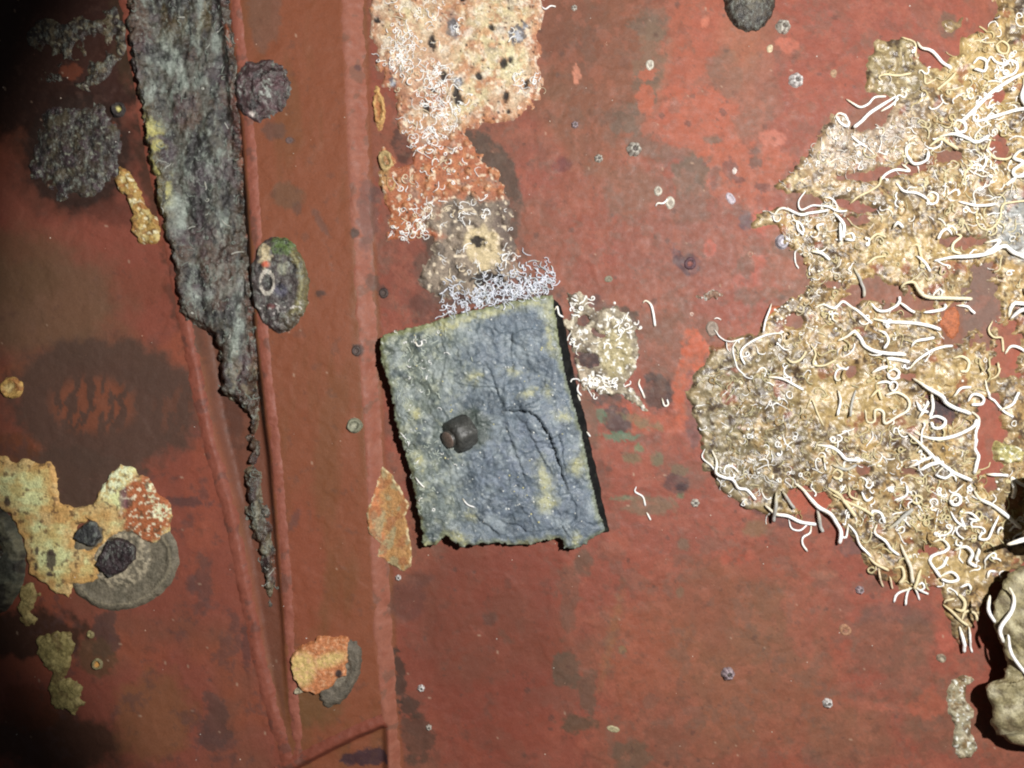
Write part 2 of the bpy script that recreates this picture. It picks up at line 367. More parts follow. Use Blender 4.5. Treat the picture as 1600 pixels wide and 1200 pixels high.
def st(cx, cy, rx, ry, col, **k): return ((cx, cy, rx, ry, col), k)
BR = (120, 86, 68); GB = (108, 88, 76); OR = (176, 88, 66); DK = (76, 58, 54); DR = (116, 52, 42); GN = (78, 132, 100)
STAINS = [
    # ---- right plate, top
    st(935, 90, 105, 170, (118, 82, 62), op=.8, soft=30, amp=30, L=70),
    st(895, 60, 55, 60, (110, 66, 54), op=.6, soft=40, amp=20),
    st(1020, 40, 32, 22, GB, op=.8, soft=3, amp=12, L=26), st(1022, 95, 24, 62, (124, 100, 84), op=.85, soft=3, amp=16, L=36),
    st(1005, 125, 20, 14, GB, op=.8, soft=3, amp=8), st(1022, 165, 10, 18, GB, op=.9, soft=2, amp=6),
    st(990, 175, 30, 14, GB, op=.7, soft=4, amp=9), st(960, 180, 45, 9, (88, 68, 58), op=.6, soft=5, amp=7), st(995, 200, 30, 12, GB, op=.8, soft=4, amp=9),
    st(1110, 90, 78, 130, (172, 88, 68), op=.85, soft=4, amp=20, L=60), st(1100, 190, 90, 60, (176, 88, 68), op=.85, soft=4, amp=16, L=46),
    st(1150, 265, 80, 50, (178, 90, 68), op=.85, soft=4, amp=18, L=44), st(1008, 155, 14, 26, OR, op=.85, soft=2, amp=6), st(1010, 115, 16, 10, OR, op=.8, soft=2, amp=6),
    st(1135, 115, 26, 34, (130, 92, 78), op=.7, soft=8, amp=12), st(1180, 150, 34, 60, (134, 94, 80), op=.8, soft=14, amp=16), st(1165, 60, 40, 50, (150, 100, 78), op=.7, soft=30, amp=10),
    st(1112, 218, 15, 6, GB, op=.8, soft=3, amp=3), st(1130, 175, 7, 6, (118, 70, 62), op=.8, soft=2, amp=3), st(1075, 193, 5, 5, (110, 62, 54), op=.8, soft=2, amp=2),
    st(1030, 232, 52, 14, (104, 86, 76), op=.8, soft=4, amp=12, rot=15), st(1078, 275, 26, 34, (104, 86, 74), op=.85, soft=4, amp=14), st(1085, 320, 30, 30, GB, op=.6, soft=8, amp=16),
    st(1116, 275, 10, 16, (118, 74, 66), op=.8, soft=2, amp=6), st(1140, 262, 12, 16, (116, 72, 66), op=.8, soft=2, amp=6), st(1180, 255, 10, 9, (110, 70, 62), op=.8, soft=2, amp=5),
    st(1178, 236, 8, 6, (110, 70, 62), op=.8, soft=2, amp=4), st(1192, 292, 12, 8, (110, 66, 60), op=.8, soft=2, amp=5), st(1155, 280, 10, 5, (112, 66, 60), op=.8, soft=2, amp=4),
    st(1205, 215, 22, 12, (196, 112, 96), op=.7, soft=4, amp=8), st(1230, 70, 16, 12, (190, 100, 82), op=.7, soft=3, amp=6), st(901, 116, 6, 17, (208, 128, 106), op=1, soft=1.5, amp=3),
    st(1101, 34, 7, 9, (196, 108, 88), op=.9, soft=1.5, amp=2), st(878, 257, 15, 11, (112, 60, 60), op=.8, soft=5, amp=4), st(960, 300, 80, 60, (142, 86, 64), op=.5, soft=40, amp=20),
    # ---- right plate, middle
    st(1070, 370, 120, 70, (132, 82, 70), op=.75, soft=30, amp=26), st(960, 390, 90, 90, (146, 72, 58), op=.6, soft=50, amp=20), st(985, 300, 40, 40, (126, 88, 72), op=.5, soft=20, amp=10),
    st(1108, 388, 11, 13, (182, 88, 74), op=.8, soft=2, amp=4), st(1200, 345, 28, 22, (180, 90, 76), op=.8, soft=3, amp=10), st(1196, 430, 50, 34, (182, 88, 74), op=.85, soft=3, amp=14), st(1165, 415, 14, 16, (110, 78, 66), op=.8, soft=3, amp=7),
    st(1180, 460, 34, 14, (118, 80, 66), op=.8, soft=4, amp=10), st(1110, 440, 90, 40, (136, 80, 70), op=.5, soft=24, amp=14),
    st(1058, 402, 8, 20, (78, 56, 62), op=.9, soft=3, amp=4, rot=-22), st(1078, 414, 16, 17, (86, 62, 66), op=.9, soft=3, amp=4), st(1077, 412, 6, 7, (122, 70, 62), op=1, soft=2, amp=1),
    st(1040, 540, 60, 50, (122, 84, 70), op=.7, soft=18, amp=16), st(1000, 470, 60, 30, (150, 84, 68), op=.5, soft=20, amp=10),
    st(1085, 555, 20, 34, (192, 90, 64), op=.85, soft=3, amp=10), st(1068, 615, 18, 44, (196, 92, 64), op=.9, soft=3, amp=8), st(1030, 660, 60, 16, (184, 88, 64), op=.8, soft=4, amp=9), st(990, 640, 26, 10, (180, 82, 62), op=.8, soft=3, amp=5),
    st(965, 655, 20, 24, (82, 66, 66), op=.95, soft=3, amp=5, rot=-30), st(945, 620, 26, 14, (78, 64, 60), op=.9, soft=4, amp=6),
    st(1028, 612, 22, 26, (88, 60, 54), op=.95, soft=3, amp=5), st(1020, 590, 14, 8, (70, 58, 56), op=.8, soft=3, amp=3), st(1044, 612, 4, 20, (66, 54, 56), op=.8, soft=3, amp=2),
    st(968, 682, 27, 7, (88, 122, 102), op=.8, soft=2, amp=5, L=9), st(940, 649, 8, 12, (90, 124, 104), op=.8, soft=2, amp=3, rot=-25), st(1000, 658, 32, 8, (116, 110, 84), op=.65, soft=5, amp=6, rot=20), st(998, 700, 7, 6, GN, op=.9, soft=2, amp=3), st(988, 716, 14, 9, (104, 110, 84), op=.6, soft=4, amp=4),
    st(1026, 717, 10, 10, (104, 112, 90), op=.7, soft=3, amp=4), st(985, 778, 24, 4, (104, 122, 100), op=.8, soft=3, amp=3), st(1015, 790, 40, 14, (116, 104, 86), op=.65, soft=6, amp=7), st(1063, 770, 6, 10, (88, 112, 88), op=.8, soft=2, amp=3), st(1060, 735, 14, 10, (100, 106, 84), op=.6, soft=4, amp=4),
    st(1058, 755, 20, 16, (92, 62, 62), op=.85, soft=3, amp=6), st(1066, 760, 9, 8, (60, 48, 54), op=.8, soft=2, amp=3), st(1068, 850, 9, 10, (112, 100, 86), op=.6, soft=4, amp=3), st(1062, 925, 6, 9, (104, 100, 84), op=.6, soft=3, amp=2), st(1180, 825, 20, 14, (110, 100, 74), op=.5, soft=8, amp=5), st(972, 1015, 6, 6, (100, 124, 84), op=.8, soft=2, amp=2),
    # ---- right plate, bottom
    st(770, 1010, 120, 190, (120, 54, 43), op=.8, soft=60, amp=16), st(800, 890, 120, 40, (134, 66, 54), op=.6, soft=30, amp=10), st(680, 960, 40, 90, (112, 58, 48), op=.5, soft=40, amp=10),
    st(885, 930, 16, 60, (100, 76, 64), op=.75, soft=4, amp=13, L=24), st(884, 1045, 24, 26, (98, 78, 66), op=.85, soft=4, amp=9), st(916, 1080, 16, 34, (104, 80, 68), op=.75, soft=4, amp=10), st(912, 880, 14, 20, (98, 82, 70), op=.6, soft=5, amp=8), st(905, 1130, 28, 14, (92, 74, 60), op=.8, soft=6, amp=9), st(985, 1180, 30, 24, (100, 82, 68), op=.7, soft=8, amp=10), st(765, 967, 12, 10, (96, 66, 58), op=.7, soft=6, amp=4), st(790, 995, 14, 5, (104, 70, 58), op=.5, soft=4, amp=4, rot=40),
    st(1010, 1020, 80, 80, (160, 84, 62), op=.7, soft=40, amp=16), st(1130, 960, 110, 90, (132, 86, 64), op=.6, soft=50, amp=24), st(1180, 1090, 130, 90, (140, 90, 66), op=.55, soft=50, amp=24), st(955, 995, 6, 70, (146, 104, 70), op=.5, soft=8, amp=5, rot=12), st(1240, 980, 60, 110, (122, 88, 68), op=.5, soft=40, amp=24),
    st(1150, 870, 30, 12, (170, 80, 64), op=.6, soft=8, amp=6), st(1230, 890, 60, 20, (160, 82, 66), op=.5, soft=12, amp=10), st(1250, 960, 26, 60, (164, 84, 70), op=.6, soft=5, amp=14),
    st(1395, 1000, 70, 50, (104, 84, 70), op=.55, soft=22, amp=34, L=60), st(1420, 1060, 34, 60, (104, 84, 70), op=.45, soft=20, amp=20), st(1330, 1150, 70, 50, (120, 92, 72), op=.6, soft=30, amp=20), st(1470, 1120, 50, 60, (104, 84, 68), op=.6, soft=16, amp=20), st(1405, 960, 60, 16, (96, 78, 74), op=.6, soft=8, amp=10), st(1390, 1105, 50, 6, (176, 96, 80), op=.8, soft=4, amp=4, rot=6), st(1285, 898, 24, 7, (166, 100, 82), op=.6, soft=3, amp=3), st(1330, 855, 20, 14, (104, 80, 78), op=.7, soft=4, amp=6),
    st(1480, 1000, 20, 16, (176, 88, 74), op=.7, soft=4, amp=8), st(1450, 1100, 30, 20, (168, 84, 66), op=.6, soft=5, amp=10),
    # ---- beside weld
    st(625, 1060, 8, 40, (70, 56, 50), op=.85, soft=3, amp=9), st(640, 1105, 14, 18, (66, 54, 48), op=.8, soft=4, amp=9), st(650, 1150, 24, 40, (78, 62, 54), op=.7, soft=6, amp=12), st(635, 940, 30, 30, (104, 62, 56), op=.6, soft=12, amp=8), st(655, 905, 22, 12, (96, 64, 58), op=.5, soft=6, amp=6),
    st(598, 455, 8, 10, DK, op=.7, soft=2, amp=2), st(583, 441, 10, 14, (100, 76, 68), op=.7, soft=3, amp=4), st(575, 335, 14, 60, (110, 80, 76), op=.6, soft=5, amp=8), st(590, 305, 14, 12, (98, 76, 74), op=.7, soft=3, amp=4), st(632, 225, 20, 28, (84, 58, 52), op=.85, soft=5, amp=7), st(660, 430, 50, 60, (116, 66, 56), op=.6, soft=20, amp=14), st(690, 480, 50, 26, (74, 56, 52), op=.75, soft=6, amp=10),
    # dark ring left by the lost growth round the top patch
    st(733, 320, 82, 116, (80, 68, 60), op=1.3, soft=3, amp=5), st(740, 420, 90, 60, (84, 70, 62), op=.8, soft=8, amp=14), st(775, 455, 90, 26, (52, 42, 42), op=.9, soft=5, amp=10), st(760, 440, 34, 22, (50, 36, 38), op=1, soft=3, amp=5),
    # ---- dark ground under the patch right of the block
    st(930, 540, 64, 66, (96, 70, 62), op=.85, soft=4, amp=12), st(965, 500, 36, 22, (84, 70, 62), op=.9, soft=3, amp=5), st(918, 562, 22, 16, (66, 50, 50), op=1, soft=3, amp=6), st(925, 505, 16, 20, (92, 60, 56), op=.9, soft=3, amp=5), st(928, 470, 12, 7, (90, 62, 58), op=.8, soft=3, amp=3, rot=-40),
    st(918, 650, 12, 56, (112, 92, 78), op=.8, soft=5, amp=6, rot=-12), st(940, 740, 8, 50, (96, 62, 54), op=.6, soft=4, amp=4, rot=-12),
    # ---- ground under the big growth on the right
    st(1390, 480, 190, 330, (116, 88, 72), op=.75, soft=14, amp=30), st(1530, 470, 34, 70, (112, 100, 96), op=.9, soft=6, amp=14), st(1570, 560, 30, 60, (168, 84, 66), op=.8, soft=4, amp=12), st(1546, 690, 26, 70, (166, 80, 66), op=.85, soft=4, amp=8), st(1370, 275, 60, 16, (140, 78, 66), op=.95, soft=3, amp=6), st(1320, 325, 50, 18, (142, 74, 64), op=.95, soft=3, amp=8), st(1275, 780, 40, 24, (170, 84, 66), op=.95, soft=3, amp=8), st(1465, 640, 34, 30, (66, 56, 60), op=1, soft=4, amp=8), st(1085, 640, 14, 60, (100, 76, 78), op=.9, soft=3, amp=6), st(1165, 345, 10, 16, (96, 78, 84), op=.9, soft=3, amp=4), st(1480, 40, 16, 20, (110, 84, 72), op=.8, soft=3, amp=4), st(1185, 790, 70, 10, (76, 62, 66), op=.8, soft=4, amp=5, rot=32),
    # ---- middle strip
    st(455, 310, 24, 20, (112, 78, 60), op=.7, soft=10, amp=6), st(470, 330, 8, 10, (92, 70, 62), op=.6, soft=4, amp=3), st(505, 350, 6, 24, (104, 80, 74), op=.5, soft=4, amp=3, rot=-30), st(460, 225, 5, 5, (92, 70, 66), op=.8, soft=2, amp=1), st(505, 461, 8, 5, (80, 60, 54), op=.9, soft=3, amp=3), st(420, 25, 26, 60, (120, 84, 72), op=.6, soft=8, amp=8), st(438, 212, 20, 14, (102, 74, 66), op=.7, soft=6, amp=6), st(500, 1085, 40, 40, (110, 78, 50), op=.6, soft=24, amp=10), st(480, 880, 30, 110, (148, 74, 56), op=.6, soft=20, amp=8), st(562, 548, 9, 10, (72, 60, 56), op=.85, soft=3, amp=2), st(557, 367, 7, 8, (78, 62, 56), op=.9, soft=2, amp=2), st(560, 108, 5, 5, (92, 66, 66), op=.8, soft=2, amp=1), st(466, 810, 6, 16, (92, 66, 66), op=.5, soft=4, amp=3, rot=25), st(580, 1180, 40, 14, (64, 50, 58), op=.9, soft=4, amp=7),
    # ---- left plate
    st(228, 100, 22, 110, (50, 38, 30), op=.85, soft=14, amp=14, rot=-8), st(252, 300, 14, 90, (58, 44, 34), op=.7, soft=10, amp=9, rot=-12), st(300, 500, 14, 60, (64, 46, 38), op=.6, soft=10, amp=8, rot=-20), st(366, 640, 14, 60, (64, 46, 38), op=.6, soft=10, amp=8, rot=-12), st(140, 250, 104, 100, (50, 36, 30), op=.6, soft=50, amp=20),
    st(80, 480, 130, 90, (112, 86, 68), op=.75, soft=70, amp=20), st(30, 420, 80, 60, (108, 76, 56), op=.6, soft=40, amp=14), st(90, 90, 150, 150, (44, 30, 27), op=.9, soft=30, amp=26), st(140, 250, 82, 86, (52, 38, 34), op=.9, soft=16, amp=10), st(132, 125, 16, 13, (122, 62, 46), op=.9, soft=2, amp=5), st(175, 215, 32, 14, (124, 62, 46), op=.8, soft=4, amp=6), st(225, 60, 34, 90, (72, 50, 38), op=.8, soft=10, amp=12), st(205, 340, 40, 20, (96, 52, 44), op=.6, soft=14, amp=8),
    st(115, 750, 120, 56, (84, 68, 60), op=.9, soft=14, amp=12), st(20, 700, 60, 24, (124, 70, 50), op=.7, soft=10, amp=8), st(60, 590, 60, 22, (150, 84, 60), op=.5, soft=16, amp=8), st(330, 760, 30, 60, (158, 80, 64), op=.7, soft=10, amp=8), st(300, 780, 34, 8, (88, 66, 66), op=.7, soft=4, amp=5), st(330, 830, 30, 24, (164, 84, 66), op=.6, soft=14, amp=8),
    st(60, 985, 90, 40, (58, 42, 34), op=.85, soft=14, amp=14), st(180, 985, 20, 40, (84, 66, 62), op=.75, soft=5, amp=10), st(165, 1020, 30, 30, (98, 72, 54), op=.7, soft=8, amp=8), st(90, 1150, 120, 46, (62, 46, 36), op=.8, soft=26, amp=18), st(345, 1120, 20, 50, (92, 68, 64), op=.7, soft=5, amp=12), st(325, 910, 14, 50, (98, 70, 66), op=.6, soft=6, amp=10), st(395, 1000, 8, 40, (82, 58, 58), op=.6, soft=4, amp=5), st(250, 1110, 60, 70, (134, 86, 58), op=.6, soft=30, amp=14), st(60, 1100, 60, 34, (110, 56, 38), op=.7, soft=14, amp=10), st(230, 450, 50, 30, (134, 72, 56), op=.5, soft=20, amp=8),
]

_in_x = np.arange(-60, 1661, 2.5); _in_y = np.arange(-60, 1261, 2.5)
xs = np.concatenate([np.arange(-520, -60, 10.0), _in_x, np.arange(1670, 2130, 10.0)])
ys = np.concatenate([np.arange(-420, -60, 10.0), _in_y, np.arange(1270, 1630, 10.0)])
X, Y = np.meshgrid(xs, ys)
H = wall_h(X, Y)
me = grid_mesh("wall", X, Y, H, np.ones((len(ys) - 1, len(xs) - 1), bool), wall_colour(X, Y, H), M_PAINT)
wall = link("wall", me, kind="structure", label="red painted steel wall plates with welds, stains and flaking coats")

_rx, _ry = np.meshgrid(np.arange(RX0, RX1 + RS, RS), np.arange(RY0, RY1 + RS, RS))
RAST = wall_h(_rx, _ry)

def weld(path, hw, arch, pitch, cols, seed, sinkb=1.5):
    P = np.array(path, float)
    seg = np.hypot(*np.diff(P, axis=0).T); L = np.concatenate([[0], np.cumsum(seg)])
    u = np.arange(0, L[-1], 2.2)
    px = np.interp(u, L, P[:, 0]); py = np.interp(u, L, P[:, 1]); w = np.interp(u, L, hw)
    k = 9; ker = np.ones(k) / k
    pxs = np.convolve(np.pad(px, k // 2, 'edge'), ker, 'valid'); pys = np.convolve(np.pad(py, k // 2, 'edge'), ker, 'valid')
    tx = np.gradient(pxs); ty = np.gradient(pys); tl = np.hypot(tx, ty); tx /= tl; ty /= tl
    v = np.linspace(-1, 1, 19)
    U, V = np.meshgrid(u, v, indexing='ij')
    wob = 1 + 0.10 * vn(U / 30, V * 0 + seed, seed) + 0.06 * vn(U / 9, np.sign(V) * 3 + seed, seed + 1)
    X = pxs[:, None] - ty[:, None] * V * w[:, None] * wob; Y = pys[:, None] + tx[:, None] * V * w[:, None] * wob
    rip = np.sin((U + 7 * V * V + 4 * vn(U / 40, V * 0, seed + 5)) / pitch * 2 * math.pi)
    Hh = wall_h(X, Y) - sinkb + (arch + sinkb) * (1 - np.abs(V) ** 1.9) + (0.12 * rip + 1.2 * fbm(X, Y, 30, 5, seed, .6)) * (1 - V ** 4)
    C = base_col(X, cols[0])
    lay(C, cols[1], sst(0.0, 0.5, fbm(X, Y, 40, 4, seed + 3)) * 0.6)
    lay(C, cols[2], sst(0.34, 0.5, fbm(X, Y, 26, 4, seed + 9)) * 0.55)
    C *= (1 + 0.07 * fbm(X, Y, 9, 2, seed))[..., None]
    for a in STAINS:
        if 540 < a[0][0] < 615 and a[0][1] < 600: stain(C, X, Y, *a[0], **a[1])
    me = grid_mesh("weld_bead", Y * 0 + X, Y, Hh, np.ones((len(u) - 1, len(v) - 1), bool), np.clip(paint_tone(C), .002, .9), M_PAINT)
    me.flip_normals()
    return link("weld_bead", me, parent=wall)
yy = np.arange(-300, 1500, 20.0)
b = weld([((wl(t) + wr(t)) / 2, t) for t in yy], [(wr(t) - wl(t)) / 2 + 1 for t in yy], 1.8, 19, [(158, 92, 76), (150, 80, 64), (116, 84, 72)], 11)  # paler pink of the light-facing weld is put into its colour
b["label"] = "long pinkish red weld seam running down beside the grey block"
yy = np.arange(-300, 1190, 20.0)
weld([(gl(t) + 6, t) for t in yy], [13 if t < 300 else 14 for t in yy], 1.5, 15, [(148, 78, 64), (136, 68, 54), (100, 66, 60)], 23)
weld([(gr(t) + 3, t) for t in yy], [11 for t in yy], 1.3, 13, [(156, 86, 72), (142, 74, 58), (104, 72, 64)], 37)
weld(DIAG, [15] * len(DIAG), 4, 17, [(142, 72, 58), (128, 64, 50), (96, 66, 60)], 53)

# ------------------------------------------------------------------ THE BOLTED BLOCK
BLOCK = [(598, 530), (606, 522), (640, 514), (668, 508), (700, 496), (760, 482), (812, 470), (850, 463), (863, 464), (868, 500), (872, 530), (880, 575), (890, 615),
         (902, 655), (912, 700), (922, 750), (932, 790), (943, 826), (928, 833), (915, 846), (896, 852), (880, 851), (876, 842), (868, 838), (850, 842), (822, 850), (800, 848),
         (772, 845), (745, 847), (722, 850), (708, 842), (698, 830), (692, 840), (680, 849), (664, 850), (660, 820), (652, 780), (646, 745), (634, 700), (622, 665), (616, 630), (610, 600), (602, 572), (596, 548)]
PAD = [(612, 540), (640, 524), (700, 506), (760, 490), (866, 468), (876, 478), (885, 530), (894, 575), (903, 612), (914, 655), (923, 700), (934, 745), (944, 800), (952, 829), (936, 832), (800, 836), (668, 838), (640, 700)]
PAD_T, BLK_T = 7.0, 27.0

def block_field(x, y):
    f = poly_sd(x, y, BLOCK)
    amp = 1.0 + 1.6 * sst(760, 850, y) + 1.3 * (1 - sst(600, 680, x))
    return f + amp * fbm(x, y, 11, 4, 201) + 0.5
CLIFFS = [([(786, 640), (806, 641), (826, 640), (843, 652), (858, 676), (869, 706), (878, 735), (887, 764)], 11, 38), ([(806, 648), (822, 660), (832, 682), (842, 704), (852, 722), (866, 742)], 3, 22),
          ([(760, 566), (771, 590), (779, 612), (787, 634)], 3, 24), ([(784, 642), (797, 636), (818, 634), (842, 624)], -7, 20), ([(790, 660), (800, 690), (812, 720), (822, 750)], 2.5, 16),
          ([(771, 789), (802, 779), (825, 786), (842, 794)], -3.5, 18), ([(744, 800), (758, 812), (771, 822), (782, 834)], 4, 20), ([(868, 840), (872, 822), (880, 806)], 4, 14), ([(660, 800), (690, 802), (715, 812)], -3, 14),
          ([(812, 470), (818, 500), (812, 540)], -2, 18), ([(690, 520), (700, 560), (690, 600)], 2, 20)]
def block_top(x, y):
    h = BLK_T + 2.2 * fbm(x, y, 120, 3, 211) + 1.6 * fbm(x, y, 34, 4, 213) + 1.1 * (np.abs(fbm(x, y, 20, 4, 219)) - .4) + 0.4 * fbm(x, y, 6, 3, 217) + facets(x + 6 * fbm(x, y, 50, 2, 221), y + 6 * fbm(x, y, 50, 2, 222), 74, .085, 227) * (.12 + .75 * sst(700, 770, x))
    r = fbm(x * 0.8 + y * 0.5, y * 0.8 - x * 0.5, 46, 3, 223)
    h = h + 3.4 * np.floor(r * 2.0 + 0.2 * fbm(x, y, 14, 3, 225)) * 0.5
    for P, A, dec in CLIFFS:
        d, sg, t = line_d(x + 1.8 * fbm(x, y, 9, 3, 229), y + 1.8 * fbm(x, y, 9, 3, 231), P)
        end = np.sin(np.clip(t, 0, 1) * math.pi) ** 0.45
        s = -1 if A > 0 else 1                    # A>0: high on the left hand of the path (up / right in the picture)
        h = h + abs(A) * end * np.exp(-d / dec) * (sg * s > 0) - 0.35 * abs(A) * end * np.exp(-d / 2.2) * (sg * s < 0)
    return h
def block_h(x, y):
    f = block_field(x, y)
    top = block_top(x, y) - 5.0 * (1 - sst(0, 12, f)) ** 2 * (0.6 + 0.6 * vn(x / 9, y / 9, 233))
    return wall_h(np.clip(x, 640, 900) * 0 + 760, y * 0 + 650) + top

xs = np.arange(584, 962, 1.6); ys = np.arange(448, 868, 1.6)
X, Y = np.meshgrid(xs, ys); F = block_field(X, Y)
ins = F > 0
Hb = block_h(X, Y)
def block_colour(X, Y, F):
    C = base_col(X, (104, 114, 122))
    n1 = fbm(X, Y, 60, 5, 241); n2 = fbm(X, Y, 18, 4, 243); n3 = fbm(X, Y, 8, 3, 245)
    lay(C, (92, 102, 112), sst(-0.2, 0.4, n1) * 0.7)
    lay(C, (114, 122, 136), sst(-30, 60, ell(X, Y, 835, 730, 100, 110, 0)) * sst(-0.3, 0.5, n2) * 0.6)
    lay(C, (104, 112, 104), (1 - sst(660, 770, X + 26 * n1)) * 0.85)
    lay(C, (70, 76, 68), (1 - sst(640, 740, X + 30 * n2)) * sst(0.0, 0.35, n2) * 0.8)
    lay(C, (156, 160, 144), (1 - sst(650, 790, X + 30 * n1)) * sst(0.10, 0.36, fbm(X, Y, 17, 5, 247, .62)) * 0.75)
    lay(C, (142, 150, 152), sst(0.05, 0.5, fbm(X, Y, 40, 5, 249, .6)) * 0.6)
    lay(C, (64, 74, 82), sst(0.25, 0.55, fbm(X, Y, 34, 5, 251)) * 0.6)
    
    # yellow-green margin along top and edges
    lay(C, (132, 136, 100), (1 - sst(2, 14, F + 5 * n2)) * (1 - sst(520, 600, Y)) * 0.85)
    lay(C, (124, 128, 92), (1 - sst(2, 10, F + 4 * n2)) * 0.6)
    for a in [(845, 477, 15, 7, 12), (852, 492, 7, 12, -10), (760, 492, 70, 6, -13), (700, 512, 20, 7, -15), (858, 530, 7, 22, -8), (850, 748, 13, 34, -6), (852, 782, 17, 16, 0), (898, 724, 13, 17, 20),
              (716, 834, 17, 10, 20), (741, 589, 11, 9, 0), (876, 648, 13, 8, 10), (826, 612, 12, 4, -18), (855, 612, 5, 8, -20), (897, 836, 8, 9, 0), (656, 716, 9, 14, 0), (650, 646, 8, 10, 0), (860, 838, 12, 5, 0), (668, 846, 10, 5, 0), (820, 845, 30, 4, 0), (800, 580, 9, 5, 0), (735, 800, 8, 6, 0)]:
        stain(C, X, Y, a[0], a[1], a[2], a[3], (164, 164, 134), op=.4, soft=14, amp=11, rot=a[4], L=16)
        stain(C, X, Y, a[0] + 2, a[1] + 1, a[2] * .55, a[3] * .55, (192, 184, 118), op=.4, soft=9, amp=9, rot=a[4], L=10)
    f1, f2, idv = worley(X, Y, 15, 255)
    lay(C, (196, 200, 196), (f1 * 15 < 1.5) * (idv > 0.75) * 0.7)
    for P, A, dec in CLIFFS:
        d, sg, t = line_d(X, Y, P)
        lay(C, (72, 80, 84), np.exp(-d / 3.0) * 0.4)
    stain(C, X, Y, 735, 668, 34, 30, (62, 70, 60), op=.8, soft=14, amp=6)
    C *= (1 + 0.18 * n3)[..., None]
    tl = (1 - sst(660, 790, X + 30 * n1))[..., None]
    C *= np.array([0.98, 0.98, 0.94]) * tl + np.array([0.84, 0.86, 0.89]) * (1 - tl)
    return np.clip(C, .004, .85)
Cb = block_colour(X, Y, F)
block_root = bpy.data.objects.new("metal_block", None); COL.objects.link(block_root)
block_root.location = (float((770 - 800) * S), 0.0, float((600 - 655) * S))
block_root["label"] = "rough blue-grey corroded metal block bolted flat to the red wall"; block_root["category"] = "metal block"
def under_root(o, root=block_root):
    o.parent = root; o.matrix_parent_inverse = __import__("mathutils").Matrix.Translation(-root.location)
    return o
# top sheet + sides + underside as one closed mesh
q_in = ins[:-1, :-1] & ins[1:, :-1] & ins[1:, 1:] & ins[:-1, 1:]
ny, nx = X.shape; idx = np.arange(nx * ny).reshape(ny, nx)
base_level = wall_h(np.array([760.]), np.array([650.]))[0]
Hlow = np.full_like(X, base_level + PAD_T - 0.5)
# shrink of the underside so that the block is slightly undercut
gy, gx = np.gradient(F, 1.6); gl_ = np.hypot(gx, gy) + 1e-6
edge_k = (1 - sst(0, 5, F))
Xl = X + gx / gl_ * 4.0 * edge_k; Yl = Y + gy / gl_ * 4.0 * edge_k
top = np.stack([idx[:-1, :-1], idx[1:, :-1], idx[1:, 1:], idx[:-1, 1:]], -1)[q_in]
V = np.concatenate([to_world(X.ravel(), Y.ravel(), Hb.ravel()), to_world(Xl.ravel(), Yl.ravel(), Hlow.ravel())])
bot = (top + nx * ny)[:, ::-1]
E = np.concatenate([top[:, [0, 1]], top[:, [1, 2]], top[:, [2, 3]], top[:, [3, 0]]])
key = set(map(tuple, E.tolist()))
bd = np.array([e for e in E.tolist() if (e[1], e[0]) not in key])
side = np.stack([bd[:, 1], bd[:, 0], bd[:, 0] + nx * ny, bd[:, 1] + nx * ny], -1)
Q = np.concatenate([top, bot, side])
used = np.zeros(len(V), bool); used[Q.ravel()] = True; rm = np.cumsum(used) - 1
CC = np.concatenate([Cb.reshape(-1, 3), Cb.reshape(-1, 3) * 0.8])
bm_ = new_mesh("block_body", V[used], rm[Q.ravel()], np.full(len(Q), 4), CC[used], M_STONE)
under_root(link("block_body", bm_))
# rubber pad behind the block
def pad_field(x, y): return poly_sd(x, y, PAD) + 1.2 * fbm(x, y, 16, 3, 261)
def pad_col(x, y, f, h):
    C = base_col(x, (13, 13, 13)); lay(C, (40, 42, 34), sst(0.3, 0.6, fbm(x, y, 18, 4, 263)) * 0.7 * sst(690, 760, y)); lay(C, (26, 25, 24), sst(0.2, 0.5, fbm(x, y, 9, 3, 265)) * .8)
    return C
pad = patch("rubber_pad", (596, 452, 966, 850), pad_field, lambda x, y, f: PAD_T + 0.5 * fbm(x, y, 14, 3, 267), pad_col, M_RUBBER, step=2, rim=1.5)
pad["label"] = "black rubber sheet showing along the right edge"; under_root(pad)
raise_surface(584, 448, 1.6, Hb, F); FGRID[block_field] = (F, 584, 448, 1.6)

